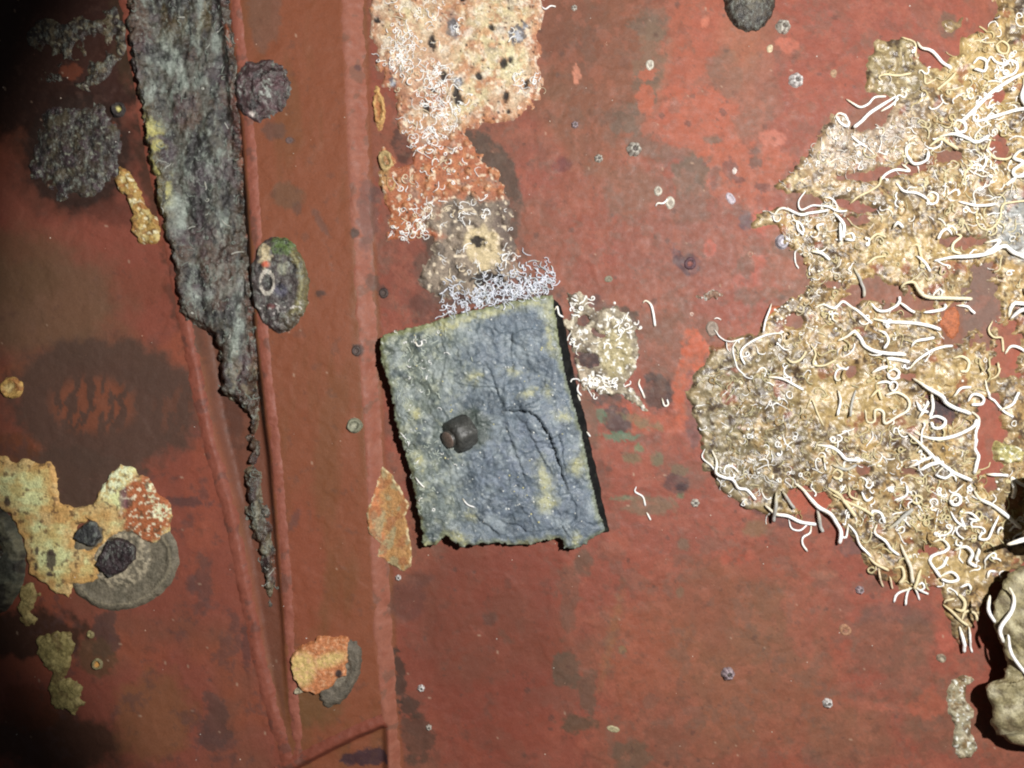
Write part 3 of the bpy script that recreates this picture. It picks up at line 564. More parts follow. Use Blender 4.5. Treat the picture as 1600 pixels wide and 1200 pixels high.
def lathe_axis(name, base, tip, prof, sides, col_fn, mat, squash=1.0, seed=0, rough=0.0):
    """closed solid of revolution along base->tip ; points are (x,y,h) ; prof list of (t,r)"""
    A = np.array([(base[0] - 800) * S, -base[2] * S, (600 - base[1]) * S]); B = np.array([(tip[0] - 800) * S, -tip[2] * S, (600 - tip[1]) * S])
    ax = B - A; L = np.linalg.norm(ax); ax /= L
    u = np.cross(ax, [0, 0, 1.0]); u /= np.linalg.norm(u); w = np.cross(ax, u)
    V = []; Cc = []
    for t, r in prof:
        for k in range(sides):
            a = 2 * math.pi * k / sides
            rr = r * S
            if squash < 0.5:                      # hexagonal nut with worn corners
                am = (a % (math.pi / 3)) - math.pi / 6; rr *= 0.45 + 0.55 * math.cos(math.pi / 6) / math.cos(am)
            elif squash != 1.0:                     # rounded hexagon
                rr *= 1.0 - (1 - squash) * abs(math.sin(3 * a))
            rr *= 1 + rough * float(vn(np.array(k * 0.9), np.array(t * 9.0), seed))
            V.append(A + ax * (t * L) + (u * math.cos(a) + w * math.sin(a)) * rr); Cc.append(col_fn(t, k / sides))
    n = len(prof); faces = []; cnt = []
    for i in range(n - 1):
        for k in range(sides):
            k2 = (k + 1) % sides
            faces += [i * sides + k, i * sides + k2, (i + 1) * sides + k2, (i + 1) * sides + k]; cnt.append(4)
    faces += list(range(sides))[::-1]; cnt.append(sides)
    faces += [(n - 1) * sides + k for k in range(sides)]; cnt.append(sides)
    return new_mesh(name, np.array(V), np.array(faces), np.array(cnt), np.array(Cc), mat)
rnd = random.Random(4)
b0 = base_level + 26
nutm = lathe_axis("nut", (731, 671, b0 - 10), (706, 683, b0 + 9), [(0, 28), (.1, 28.5), (.5, 28), (.85, 27), (.96, 24), (1.0, 19)], 36,
                  lambda t, a: lin((66, 66, 63)) * (0.6 + 0.8 * rnd.random()), M_IRON, squash=0.4, seed=3, rough=0.07)
nut = under_root(link("nut", nutm)); nut["label"] = "dark worn nut on the block"
sm = lathe_axis("bolt_end", (711, 681, b0 + 3), (701, 685.5, b0 + 13), [(0, 14.5), (.3, 14), (.5, 14.6), (.6, 13.6), (.70, 14.2), (.78, 13.2), (.86, 13.6), (.95, 12.8), (1.0, 11)], 20,
                lambda t, a: lin((64, 62, 58)) if t < .9 else lin((116, 100, 90)), M_IRON, seed=8, rough=0.05)
bolt = under_root(link("bolt_end", sm)); bolt["label"] = "rusty brown end of the threaded bolt"

# ------------------------------------------------------------------ GROWTHS ON THE WALL
def F_poly(P, amp, L, seed, holes=()):
    def f(x, y):
        v = poly_sd(x, y, P) + amp * fbm(x, y, L, 4, seed)
        for (cx, cy, rx, ry, rot, a) in holes:
            k = (np.abs(x - cx) < max(rx, ry) + 30) & (np.abs(y - cy) < max(rx, ry) + 30)
            if np.any(k):
                vv = v[k]; vv = np.minimum(vv, -(ell(x[k], y[k], cx, cy, rx, ry, rot) + a * fbm(x[k], y[k], 16, 4, int(cx + cy)))); v[k] = vv
        return v
    return f
def F_ell(cx, cy, rx, ry, rot, amp, L, seed):
    return lambda x, y: ell(x, y, cx, cy, rx, ry, rot) + amp * fbm(x, y, L, 4, seed)

# --- the big yellow-brown growth on the right
BIG = [(1562, -90), (1556, 0), (1553, 28), (1540, 46), (1505, 60), (1494, 84), (1476, 100), (1448, 110), (1438, 92), (1426, 64), (1406, 60), (1390, 68), (1362, 65), (1360, 90), (1348, 116), (1354, 140), (1390, 146), (1398, 162),
       (1384, 190), (1352, 204), (1326, 204), (1322, 178), (1300, 180), (1288, 198), (1270, 226), (1250, 254), (1226, 274), (1210, 290), (1230, 303), (1262, 300), (1290, 318), (1268, 330), (1220, 326), (1180, 330), (1178, 354), (1212, 356), (1224, 385),
       (1250, 402), (1268, 440), (1245, 466), (1214, 480), (1194, 498), (1180, 522), (1142, 528), (1112, 545), (1100, 572), (1082, 592), (1074, 622), (1084, 652), (1096, 690), (1096, 728), (1128, 764), (1162, 790), (1198, 806), (1240, 800), (1268, 792),
       (1300, 812), (1336, 842), (1346, 880), (1372, 904), (1402, 916), (1430, 932), (1446, 912), (1468, 924), (1476, 962), (1496, 1006), (1514, 1008), (1524, 972), (1550, 920), (1600, 880), (1660, 850), (1712, 790), (1690, 640), (1716, 470), (1684, 300), (1706, 150), (1668, 20), (1630, -60)]
BIG_HOLES = [(1365, 274, 56, 12, -4, 8), (1420, 262, 26, 12, 0, 6), (1330, 322, 30, 9, 10, 6), (1336, 346, 22, 10, 0, 6), (1532, 472, 26, 62, 0, 12), (1574, 545, 22, 40, 0, 10), (1546, 690, 22, 66, 0, 8), (1470, 640, 28, 18, 15, 8), (1262, 782, 36, 18, 12, 8),
             (1240, 502, 22, 16, 0, 6), (1370, 455, 40, 18, 10, 12), (1430, 478, 30, 12, 0, 8), (1490, 506, 22, 30, 0, 5), (1418, 735, 14, 10, 0, 5), (1480, 245, 26, 14, 0, 8), (1560, 235, 20, 30, 0, 9), (1330, 470, 24, 16, 0, 8), (1560, 150, 16, 14, 0, 6), (1350, 735, 14, 12, 0, 5),
             (1300, 445, 22, 10, 20, 7), (1240, 430, 16, 12, 0, 7), (1330, 580, 12, 16, 0, 6), (1500, 380, 24, 10, 0, 8), (1420, 590, 16, 9, 0, 6), (1450, 860, 16, 10, 0, 6), (1325, 775, 14, 10, 0, 5)]
BIG_HOLES = [(h[0], h[1], h[2] * .8, h[3] * .62, h[4], h[5] * .6) if h[1] < 360 else h if h[2] > 25 or h[0] > 1480 else (h[0], h[1], h[2] * .6, h[3] * .6, h[4], h[5] * .6) for h in BIG_HOLES]
_bf = F_poly(BIG, 7, 26, 301, BIG_HOLES)
def big_field(x, y):
    f = _bf(x, y)
    thin = 1 - sst(1180, 1300, x)
    return f - 3 * sst(0.25, 0.55, fbm(x, y, 40, 4, 303)) * (f < 40)
def big_thick(x, y, f):
    f1, f2, idv = worley(x + 5 * fbm(x, y, 20, 2, 305), y + 5 * fbm(x, y, 20, 2, 306), 22, 307)
    cells = np.clip(1 - f1 * 1.4, 0, 1) ** 0.7
    g = sst(-0.2, 0.5, fbm(x, y, 70, 3, 311))
    rid = 1 - np.abs(fbm(x, y, 15, 3, 313))
    lump = fbm(x, y, 60, 4, 317)
    return 5 + 2.2 * cells * g + 3.2 * fbm(x, y, 34, 4, 309, .5) + 4 * np.clip(lump, -.4, 1) * sst(4, 30, f) + 1.6 * (rid - .6)
def big_col(x, y, f, h):
    C = base_col(x, (156, 130, 88))
    n1 = fbm(x, y, 90, 5, 321); n2 = fbm(x, y, 24, 5, 323); n3 = fbm(x, y, 9, 3, 325)
    lay(C, (172, 146, 96), sst(0.0, 0.5, n1) * 0.8)
    lay(C, (186, 170, 132), sst(0.1, 0.45, n2) * 0.6)
    lay(C, (122, 106, 76), sst(0.12, 0.4, fbm(x, y, 36, 5, 327)) * 0.75)
    lay(C, (100, 92, 68), sst(-40, 40, ell(x, y, 1180, 670, 120, 130, 20) + 25 * n1) * sst(-0.5, 0.2, n2) * 0.85)
    lay(C, (88, 74, 56), sst(.16, .34, fbm(x, y, 42, 6, 329, .68)) * .8 * (1 - sst(0, 40, ell(x, y, 1330, 620, 80, 60, 0))))
    lay(C, (62, 50, 42), sst(.3, .45, fbm(x, y, 24, 6, 328, .68)) * .8 * (1 - sst(0, 40, ell(x, y, 1330, 620, 80, 60, 0))))
    lay(C, (142, 134, 108), (1 - sst(1090, 1230, x + 40 * n1)) * 0.55)
    lay(C, (168, 152, 136), sst(0, 60, ell(x, y, 1340, 215, 140, 80, -25)) * 0.75)
    lay(C, (134, 124, 92), sst(0, 20, ell(x, y, 1400, 110, 60, 60, 0)) * 0.7)
    lay(C, (140, 146, 146), sst(0, 30, ell(x, y, 1590, 350, 60, 70, 0) + 14 * n2) * 0.85)
    lay(C, (186, 160, 104), sst(0, 20, ell(x, y, 1540, 110, 70, 90, 0) + 20 * n2) * 0.55)
    film = np.maximum.reduce([sst(-10, 20, ell(x, y, 1320, 625, 85, 48, 10) + 14 * n2), sst(-10, 16, ell(x, y, 1490, 585, 50, 36, 0) + 14 * n2), sst(-8, 12, ell(x, y, 1420, 395, 70, 30, 0) + 14 * n2), sst(-8, 12, ell(x, y, 1500, 100, 60, 40, 0) + 14 * n2), sst(-8, 12, ell(x, y, 1480, 880, 60, 34, 0) + 14 * n2)])
    lay(C, (172, 150, 102), film * .85)
    f1, f2, idv = worley(x + 5 * fbm(x, y, 20, 2, 305), y + 5 * fbm(x, y, 20, 2, 306), 22, 307)
    lay(C, (206, 192, 152), ((f1 > 0.30) & (f1 < 0.40)) * (idv > .55) * 0.5)
    lay(C, (84, 66, 52), sst(0.12, 0.0, (f2 - f1)) * (idv > 0.35) * 0.55)
    lay(C, (64, 50, 42), sst(0.30, 0.46, fbm(x, y, 19, 5, 331, .62)) * 0.85 * (1 - .7 * film))
    lay(C, (134, 80, 60), sst(0.56, 0.64, fbm(x, y, 40, 4, 333)) * 0.7)
    lay(C, (216, 204, 168), sst(0.62, 0.8, fbm(x, y, 8, 3, 335)) * 0.6)
    C *= (1 + 0.18 * n3)[..., None]
    C *= np.array([0.90, 0.87, 0.86])
    return np.clip(C, .004, .8)
patch("encrusting_growth", (1050, -80, 1740, 1020), big_field, big_thick, big_col, M_FILM, step=2.0, rim=5, label="big yellow-brown encrusting growth full of white worm tubes on the right", cat="marine growth")
patch("encrusting_growth", (1455, 15, 1515, 66), F_poly([(1468, 34), (1478, 28), (1490, 33), (1503, 28), (1502, 44), (1488, 52), (1472, 50)], 3, 12, 341), lambda x, y, f: 3 + fbm(x, y, 12, 3, 342), lambda x, y, f, h: lay(base_col(x, (140, 118, 84)), (110, 90, 66), sst(0, .4, fbm(x, y, 12, 3, 343))), M_FILM, label="small brown lobe of growth above the top edge of the big growth", cat="marine growth")
def flat_disc(col, col2, seed, ring=None):
    def fn(x, y, f, h):
        C = base_col(x, col); lay(C, col2, sst(0.0, .4, fbm(x, y, 10, 4, seed)) * .8)
        C *= (1 + .15 * fbm(x, y, 5, 2, seed + 1))[..., None]
        return C
    return fn
patch("coating_flake", (1462, 470, 1518, 542), F_poly([(1474, 486), (1490, 478), (1500, 484), (1500, 520), (1488, 532), (1478, 524), (1464, 506)], 2, 10, 351), lambda x, y, f: 3.2 + .5 * fbm(x, y, 14, 3, 352), flat_disc((158, 92, 60), (138, 82, 56), 353), M_CRUST, label="bright orange coating flake among the worm tubes", cat="flake")
patch("coating_flake", (1180, 468, 1240, 530), F_poly([(1198, 478), (1218, 474), (1224, 486), (1210, 506), (1198, 518), (1190, 500)], 2, 10, 354), lambda x, y, f: 2.6 + .5 * fbm(x, y, 14, 3, 355), flat_disc((154, 86, 58), (134, 76, 54), 356), M_CRUST, label="orange coating flake at the left edge of the big growth", cat="flake")

# --- growth at the top, above the block
TOP = [(577, -90), (575, 0), (580, 60), (588, 110), (598, 135), (612, 150), (616, 178), (622, 210), (640, 226), (640, 250), (622, 254), (612, 240), (600, 232), (590, 246), (590, 288), (604, 336), (605, 376), (640, 379), (662, 370), (676, 380), (664, 410), (650, 425), (640, 440), (660, 455), (684, 468),
       (720, 470), (770, 452), (810, 436), (822, 420), (812, 396), (800, 356), (798, 320), (786, 276), (764, 248), (738, 228), (734, 208), (760, 196), (800, 190), (838, 168), (850, 132), (844, 60), (856, 10), (852, -90)]
TOP_HOLES = [(675, 68, 6, 12, 0, 2), (787, 99, 6, 8, 0, 1), (798, 93, 3, 5, 0, 1), (790, 152, 5, 10, 0, 1), (666, 168, 5, 10, -10, 1), (589, 33, 5, 5, 0, 1), (693, 120, 5, 9, 0, 1), (746, 378, 12, 8, 20, 4), (768, 44, 4, 5, 0, 1), (763, 438, 26, 13, 0, 5), (748, 120, 6, 5, 0, 2), (717, 157, 10, 7, 20, 3), (794, 175, 2.5, 4, 0, 1), (712, 148, 5, 12, 0, 2), (677, 143, 3, 5, 0, 1), (822, 132, 4, 7, 10, 1), (722, 0, 5, 4, 0, 1)]
TOP_HOLES = [(a, b, c, d, e, f_ + 2.2) for a, b, c, d, e, f_ in TOP_HOLES]
_tf = F_poly(TOP, 7, 22, 401)
def top_pit(x, y):
    v = np.full(np.shape(x), -50.0)
    for (cx, cy, rx, ry, rot, a) in TOP_HOLES: v = np.maximum(v, ell(x, y, cx, cy, rx, ry, rot) + a * .6 * fbm(x, y, 8, 3, int(cx + cy)))
    return sst(-1.5, 1.5, v)
def top_field(x, y): return _tf(x, y) - 7 * sst(.1, .5, fbm(x, y, 30, 5, 402, .65))  * (1 - sst(10, 40, poly_sd(x, y, TOP)))
def top_thick(x, y, f):
    f1, f2, idv = worley(x, y, 21, 403)
    dome = np.clip(1 - (f1 * 21 / (3 + 4.5 * idv)) ** 2, 0, 1) ** .5 * (idv > .35)
    low = sst(170, 230, y)
    pit = top_pit(x, y)
    return (3.2 + (2.0 + 2.5 * low) * dome + 1.1 * fbm(x, y, 26, 4, 405)) * (1 - pit) + .6 * pit
def top_col(x, y, f, h):
    C = base_col(x, (174, 142, 114)); lay(C, (154, 96, 68), sst(185, 235, y))
    n1 = fbm(x, y, 60, 4, 411); n2 = fbm(x, y, 20, 5, 413); n3 = fbm(x, y, 7, 3, 415)
    yel = np.maximum.reduce([sst(-12, 14, ell(x, y, 640, 50, 36, 60, 0) + 14 * n2), sst(-12, 14, ell(x, y, 775, 20, 60, 34, 0) + 14 * n2), sst(-12, 14, ell(x, y, 770, 90, 60, 50, 0) + 16 * n2), sst(-10, 10, ell(x, y, 740, 130, 40, 40, 0) + 16 * n2), sst(-8, 8, ell(x, y, 725, 168, 24, 30, 0) + 12 * n2)])
    lay(C, (192, 178, 140), yel * 0.92)
    lay(C, (196, 176, 148), (1 - sst(150, 260, y)) * sst(-.2, .4, fbm(x, y, 34, 5, 418, .62)) * .6)
    lay(C, (156, 92, 64), (1 - sst(3, 22, f + 8 * n2)) * .5); lay(C, (150, 86, 58), sst(.05, .3, fbm(x, y, 46, 5, 422, .65)) * .6); lay(C, (214, 206, 190), sst(.2, .42, fbm(x, y, 22, 5, 424, .65)) * .6 * (1 - sst(180, 260, y))); lay(C, (126, 116, 106), sst(.3, .5, fbm(x, y, 30, 5, 426, .65)) * .5)
    lay(C, (200, 190, 152), sst(0, 10, ell(x, y, 802, 100, 22, 32, 0) + 5 * n2) * 0.85)
    lay(C, (144, 84, 62), sst(0, 12, ell(x, y, 655, 120, 60, 60, 0) + 20 * n1) * 0.55)
    lay(C, (176, 116, 76), sst(.1, .4, n2) * 0.5)
    lay(C, (166, 128, 84), sst(0, 8, ell(x, y, 598, 270, 14, 46, 0) + 4 * n2) * 0.9)
    lay(C, (152, 88, 52), sst(-4, 12, ell(x, y, 635, 350, 40, 40, 0)) * 0.5)
    grey = np.maximum.reduce([sst(-10, 12, ell(x, y, 740, 345, 75, 44, 0) + 12 * n2), sst(-10, 12, ell(x, y, 720, 420, 90, 60, 0) + 14 * n2), sst(-6, 6, ell(x, y, 790, 350, 22, 70, 0))])
    grey *= sst(296, 318, y + 10 * n2)
    lay(C, (128, 118, 104), grey * 0.92)
    lay(C, (86, 76, 68), grey * sst(0.0, 0.35, fbm(x, y, 26, 4, 417)) * 0.75)
    lay(C, (98, 84, 76), sst(-4, 6, ell(x, y, 792, 360, 24, 60, 0) + 6 * n2) * 0.8)
    lay(C, (196, 178, 140), sst(-5, 5, ell(x, y, 755, 390, 26, 36, -20) + 8 * n2) * 0.85)
    f1, f2, idv = worley(x, y, 21, 403)
    dome = np.clip(1 - (f1 * 21 / (3 + 4.5 * idv)) ** 2, 0, 1) * (idv > .35) * (1 - grey)
    lay(C, (190, 142, 104), dome * 0.6)
    f1, f2, idv = worley(x, y, 13, 419)
    lay(C, (60, 42, 34), (f1 * 13 < 1.7) * (idv > 0.6) * 0.9 * (1 - grey))
    for (cx, cy, rx, ry) in [(708, 46, 10, 15), (808, 56, 13, 14), (820, 42, 4, 6), (716, 128, 7, 9), (628, 108, 5, 8), (613, 130, 6, 8)]:
        stain(C, x, y, cx, cy, rx, ry, (84, 84, 90), op=.9, soft=3, amp=4); stain(C, x, y, cx + 1, cy + 2, rx * .5, ry * .5, (176, 178, 184), op=.9, soft=3, amp=4, L=6)
    stain(C, x, y, 660, 85, 50, 60, (206, 180, 150), op=.35, soft=20, amp=10)
    lay(C, (222, 206, 180), sst(0.46, 0.6, fbm(x, y, 9, 3, 421)) * 0.7)
    lay(C, (30, 24, 23), top_pit(x, y) * .97)
    C *= (1 + 0.16 * n3)[..., None]
    return np.clip(C, .004, .85)
patch("encrusting_growth", (560, -80, 880, 490), top_field, top_thick, top_col, M_CRUST, step=2.0, rim=9, label="orange and yellow crust with dark holes above the grey block", cat="marine growth")
# oval shells on its left edge
def scar(name, cx, cy, rx, ry, rot, t, cols, label, cat, seed, amp=2, hollow=0.5, rings=3, mat=None, group=None, box_pad=14):
    R = max(rx, ry) + box_pad
    F = F_ell(cx, cy, rx, ry, rot, amp, 10, seed)
    m = min(rx, ry)
    def th(x, y, f):
        u = np.clip(1 - f / m, 0, 1.2)
        rim = np.exp(-((u - .72) / .2) ** 2)
        return t * (0.55 + 0.6 * rim - hollow * (1 - sst(0, .5, u))) + 0.25 * t * np.sin(u * rings * 6.28) * .3 + .5 * fbm(x, y, 7, 3, seed + 1)
    def co(x, y, f, h):
        u = np.clip(1 - f / m, 0, 1.2)
        C = base_col(x, cols[0]); lay(C, cols[1], sst(.0, .4, fbm(x, y, 12, 4, seed + 2)) * .8)
        lay(C, cols[2], (1 - sst(.25, .5, u + .12 * fbm(x, y, 9, 3, seed + 3))) * .9)
        lay(C, np.array(cols[0]) * .62, (sst(.35, .42, u) - sst(.42, .52, u)) * .5)
        C *= (1 + .16 * fbm(x, y, 5, 2, seed + 4) + .08 * np.sin(u * rings * 6.28))[..., None]
        return np.clip(C, .004, .85)
    return patch(name, (cx - R, cy - R, cx + R, cy + R), F, th, co, mat or M_CRUST, step=1.6 if R < 60 else 2, rim=3, label=label, cat=cat, group=group)
scar("barnacle_scar", 592, 170, 10, 34, -4, 5, [(188, 150, 96), (160, 112, 66), (150, 92, 56)], "tall oval tan shell base on the left edge of the top crust", "barnacle", 431)
scar("barnacle_scar", 603, 253, 12, 20, -10, 6, [(176, 152, 106), (140, 112, 74), (96, 84, 54)], "upper of two oval shell bases left of the top crust", "barnacle", 437)
scar("barnacle_scar", 611, 288, 9, 14, 0, 5, [(180, 146, 100), (150, 110, 70), (84, 70, 46)], "lower of two oval shell bases left of the top crust", "barnacle", 441)

# --- pale growth right of the block
PALE = [(886, 458), (900, 456), (916, 462), (922, 480), (934, 484), (960, 478), (980, 488), (994, 510), (998, 545), (994, 578), (985, 590), (978, 600), (990, 612), (1006, 630), (1012, 642), (996, 634), (972, 618), (950, 616), (930, 612), (912, 610), (904, 590), (893, 548), (888, 520), (882, 510), (880, 500), (892, 500), (900, 486), (888, 474)]
PALE_H = [(918, 562, 17, 11, 20, 5), (934, 522, 12, 6, 20, 4), (912, 500, 8, 8, 0, 4)]
def pale_col(x, y, f, h):
    C = base_col(x, (138, 127, 108)); n2 = fbm(x, y, 16, 4, 451)
    lay(C, (196, 186, 164), sst(.0, .4, n2) * .75); lay(C, (88, 76, 64), sst(.0, .35, fbm(x, y, 22, 5, 453, .62)) * .85)
    lay(C, (164, 152, 108), sst(-6, 10, ell(x, y, 962, 550, 26, 46, 0) + 8 * n2) * .6); lay(C, (166, 150, 130), sst(-6, 6, ell(x, y, 910, 595, 14, 30, -20)) * .8)
    lay(C, (232, 230, 222), sst(.42, .55, fbm(x, y, 9, 3, 455)) * .8)
    C *= (1 + .2 * fbm(x, y, 5, 2, 457))[..., None]
    return np.clip(C, .004, .85)
patch("encrusting_growth", (868, 446, 1026, 656), F_poly(PALE, 4, 12, 461, PALE_H), lambda x, y, f: 4 + 2.2 * fbm(x, y, 12, 4, 463), pale_col, M_CRUST, step=1.6, rim=3, label="patchy pale grey crust on the wall just right of the block", cat="marine growth")

# --- crust filling the groove on the left
GRV = [(196, -90), (204, 0), (206, 60), (214, 120), (224, 180), (236, 270), (258, 370), (278, 420), (290, 470), (302, 506), (338, 528), (345, 562), (350, 612), (372, 634), (386, 650), (388, 690), (384, 720), (382, 760), (388, 800), (394, 840), (408, 870), (414, 905), (420, 942), (432, 944), (441, 905), (446, 880), (438, 840), (428, 800),
       (418, 760), (414, 700), (410, 650), (410, 600), (414, 540), (408, 500), (408, 450), (396, 400), (391, 350), (390, 250), (384, 150), (378, 60), (374, 0), (368, -90)]
_gf = F_poly(GRV, 5, 16, 501)
def grv_field(x, y): return _gf(x, y) - 9 * (1 + fbm(x, y, 34, 5, 502, .65)) * (1 - sst(20, 60, x - gl(y))) * (1 - sst(380, 460, y)) - 5 * (1 - sst(8, 26, gr(y) - x)) - 4.5 * sst(600, 660, y) * (1 + .8 * fbm(x, y, 22, 4, 504)) + 5 * fbm(x, y, 24, 5, 506, .6)
def grv_thick(x, y, f):
    L, R = gl(y), gr(y); wid = np.clip(R - L, 0, 400); drop = np.clip(wid - 28, 0, 110) * 0.24
    u = np.clip((x - L) / np.maximum(wid, 10), 0, 1)
    t = 2.5 + drop * 0.9 * np.sin(u * math.pi) ** .45
    s = fbm(x * 1.0 + y * .14, (y - .16 * x) * .38, 20, 5, 503)
    return t + 2.6 * s + 1.6 * fbm(x, y, 8, 4, 505) + 2 * np.abs(fbm(x, y, 40, 4, 507))
def grv_col(x, y, f, h):
    C = base_col(x, (74, 71, 63))
    s = fbm(x * 1.0 + y * .14, (y - .16 * x) * .42, 16, 5, 511); s2 = fbm(x * 1.0 + y * .14, (y - .16 * x) * .4, 44, 4, 513)
    lay(C, (118, 126, 118), sst(.0, .45, s + .35 * s2) * .75); lay(C, (150, 158, 148), sst(.2, .5, s2 + .3 * s) * .5)
    
    lay(C, (36, 33, 34), sst(.05, .4, fbm(x, y * .6, 34, 5, 515)) * .85); lay(C, (78, 48, 34), sst(.1, .4, fbm(x, y * .5, 60, 5, 516)) * .5); lay(C, (64, 44, 30), (1 - sst(6, 30, f + 8 * s)) * .65)
    lay(C, (74, 60, 66), sst(.2, .5, fbm(x, y, 50, 4, 517)) * .5)
    lay(C, (92, 82, 44), (1 - sst(0, 20, x - gl(y) - 6 + 8 * s)) * sst(120, 220, y) * (1 - sst(330, 400, y)) * .8)
    lay(C, (168, 160, 92), (1 - sst(4, 18, np.abs(x - gl(y) - 16) + 6 * s2)) * sst(180, 220, y) * (1 - sst(310, 340, y)) * sst(-.1, .3, s) * .9)
    dR = gr(y) - x
    lay(C, (136, 72, 46), sst(.05, .3, fbm(x, y * .5, 20, 4, 519)) * (1 - sst(8, 24, dR)) * .85)
    lay(C, (70, 44, 40), sst(.2, .4, fbm(x, y * .5, 26, 4, 523)) * (1 - sst(10, 34, dR)) * .8)
    lay(C, (116, 106, 82), sst(520, 600, y) * sst(0, .3, s) * .6)
    lay(C, (84, 70, 40), (1 - sst(30, 110, y)) * sst(0, .4, s2) * .7)
    
    C *= (1 + .25 * fbm(x, y, 5, 3, 525))[..., None]
    return np.clip(C, .003, .85)
patch("groove_crust", (180, -80, 470, 960), grv_field, grv_thick, grv_col, M_DARK, step=1.8, rim=15, label="long dark grey crust tapering down the groove on the left", cat="marine growth")

# --- round scars right of the groove
def lumpy(name, box, field, t, cols, label, cat, seed, mat=None, rough=1.0, L=14, specks=(220, 222, 214), sp=.45, step=1.6, rim=5, group=None):
    def co(x, y, f, h):
        C = base_col(x, cols[0])
        for i, c in enumerate(cols[1:]): lay(C, c, sst(.05 + .04 * i, .4, fbm(x, y, L * (1.5 - .25 * i), 4, seed + 3 * i)) * .8)
        if specks is not None: lay(C, specks, sst(sp, sp + .12, fbm(x, y, 8, 3, seed + 40)) * .85)
        C *= (1 + .22 * fbm(x, y, 5, 3, seed + 44))[..., None]
        return np.clip(C, .003, .85)
    return patch(name, box, field, lambda x, y, f: t + rough * (.35 * t * fbm(x, y, L, 4, seed + 50) + .8 * fbm(x, y, 5, 3, seed + 52)), co, mat or M_DARK, step=step, rim=rim, label=label, cat=cat, group=group)
def d1(x, y, f, h):
    C = base_col(x, (68, 52, 52)); lay(C, (50, 42, 38), sst(8, 0, f + 4 * fbm(x, y, 9, 3, 531)) * .9)
    lay(C, (92, 68, 72), sst(0, .4, fbm(x, y, 14, 4, 533)) * .6)
    w = np.maximum(sst(0, 10, ell(x, y, 426, 152, 15, 24, 0)), sst(0, 6, ell(x, y, 388, 152, 8, 14, -30)))
    lay(C, (178, 182, 174), w * sst(-.1, .25, fbm(x, y, 8, 4, 535)) * .9); lay(C, (226, 214, 204), sst(0, 4, ell(x, y, 405, 188, 8, 6, 20)) * .9)
    C *= (1 + .25 * fbm(x, y, 5, 3, 537))[..., None]; return np.clip(C, .003, .85)
patch("barnacle_scar", (366, 82, 476, 214), F_ell(415, 147, 47, 52, 0, 6, 22, 541), lambda x, y, f: 3 + 6 * sst(0, 30, f) + 3 * fbm(x, y, 12, 4, 543), d1, M_DARK, step=1.6, rim=10, label="round purple-brown shell scar with white flecks beside the groove top", cat="barnacle")
def d2(x, y, f, h):
    u = np.hypot((x - 444) / 44, (y - 447) / 72)
    C = base_col(x, (72, 64, 62)); lay(C, (96, 88, 56), sst(.62, .75, u + .05 * fbm(x, y, 12, 3, 551)) * sst(436, 462, x) * .95)
    lay(C, (128, 122, 84), (np.abs(u - .8) < .03) * sst(450, 470, x) * .8)
    lay(C, (84, 102, 58), sst(0, 6, ell(x, y, 452, 386, 20, 20, 30) + 6 * fbm(x, y, 9, 3, 553)) * .95)
    lay(C, (192, 176, 140), sst(-2, 4, ell(x, y, 424, 402, 10, 20, 0) + 5 * fbm(x, y, 9, 3, 555)) * .9); lay(C, (184, 88, 58), sst(0, 4, ell(x, y, 426, 418, 8, 7, 0)) * .9)
    lay(C, (150, 150, 130), sst(-2, 6, ell(x, y, 452, 424, 9, 12, 0) + 6 * fbm(x, y, 7, 3, 557)) * .8)
    lay(C, (200, 192, 178), (np.abs(ell(x, y, 428, 446, 10, 17, 0)) < 2) * .85); lay(C, (46, 44, 42), sst(2, 5, ell(x, y, 428, 446, 10, 17, 0)) * .9)
    lay(C, (84, 84, 104), sst(0, 8, ell(x, y, 448, 458, 14, 14, 0)) * .6); lay(C, (104, 44, 42), sst(0, 4, ell(x, y, 433, 482, 10, 6, 0)) * .8)
    lay(C, (214, 208, 200), sst(.36, .5, fbm(x, y, 8, 3, 559)) * sst(470, 480, y) * .8); lay(C, (60, 48, 50), sst(486, 500, y) * .6)
    C *= (1 + .2 * fbm(x, y, 5, 3, 561))[..., None]; return np.clip(C, .003, .85)
patch("barnacle_scar", (392, 356, 504, 534), lambda x, y: ell(x, y, 444, 447, 44, 74, -4) + 2.5 * fbm(x, y, 16, 4, 571), lambda x, y, f: 7 + 3 * sst(3, 10, f) + 2.5 * fbm(x, y, 13, 4, 573) - 3 * sst(0, 6, ell(x, y, 428, 446, 9, 15, 0)), d2, M_DARK, step=1.6, rim=4, label="broken round shell base with a green tuft beside the groove crust", cat="barnacle")
lumpy("barnacle_scar", (40, 140, 240, 350), lambda x, y: ell(x, y, 138, 246, 78, 76, 10) + 16 * fbm(x, y, 40, 5, 581, .6), 5, [(58, 48, 40), (44, 38, 36), (78, 70, 54), (66, 52, 56)], "large dark round shell scar on the upper left plate", "barnacle", 583, sp=.55, specks=(130, 132, 116), L=24, step=2, rim=22)
lumpy("encrusting_growth", (30, 20, 240, 180), F_poly([(52, 60), (90, 40), (150, 50), (200, 30), (220, 80), (214, 120), (180, 150), (150, 160), (110, 140), (80, 150), (54, 120)], 22, 44, 591, [(134, 124, 18, 14, 0, 7), (90, 110, 20, 16, 0, 12), (170, 90, 22, 14, 0, 12)]), 3, [(50, 38, 32), (74, 62, 44), (36, 28, 26), (104, 92, 70)], "dark broken crust in the shaded top left corner", "marine growth", 593, sp=.5, specks=(128, 122, 100), L=22, step=2, rim=14)
scar("barnacle", 204, 184, 11, 12, 0, 6, [(52, 46, 44), (44, 38, 38), (186, 178, 112)], "small dark barnacle with a yellow middle left of the groove", "barnacle", 601)
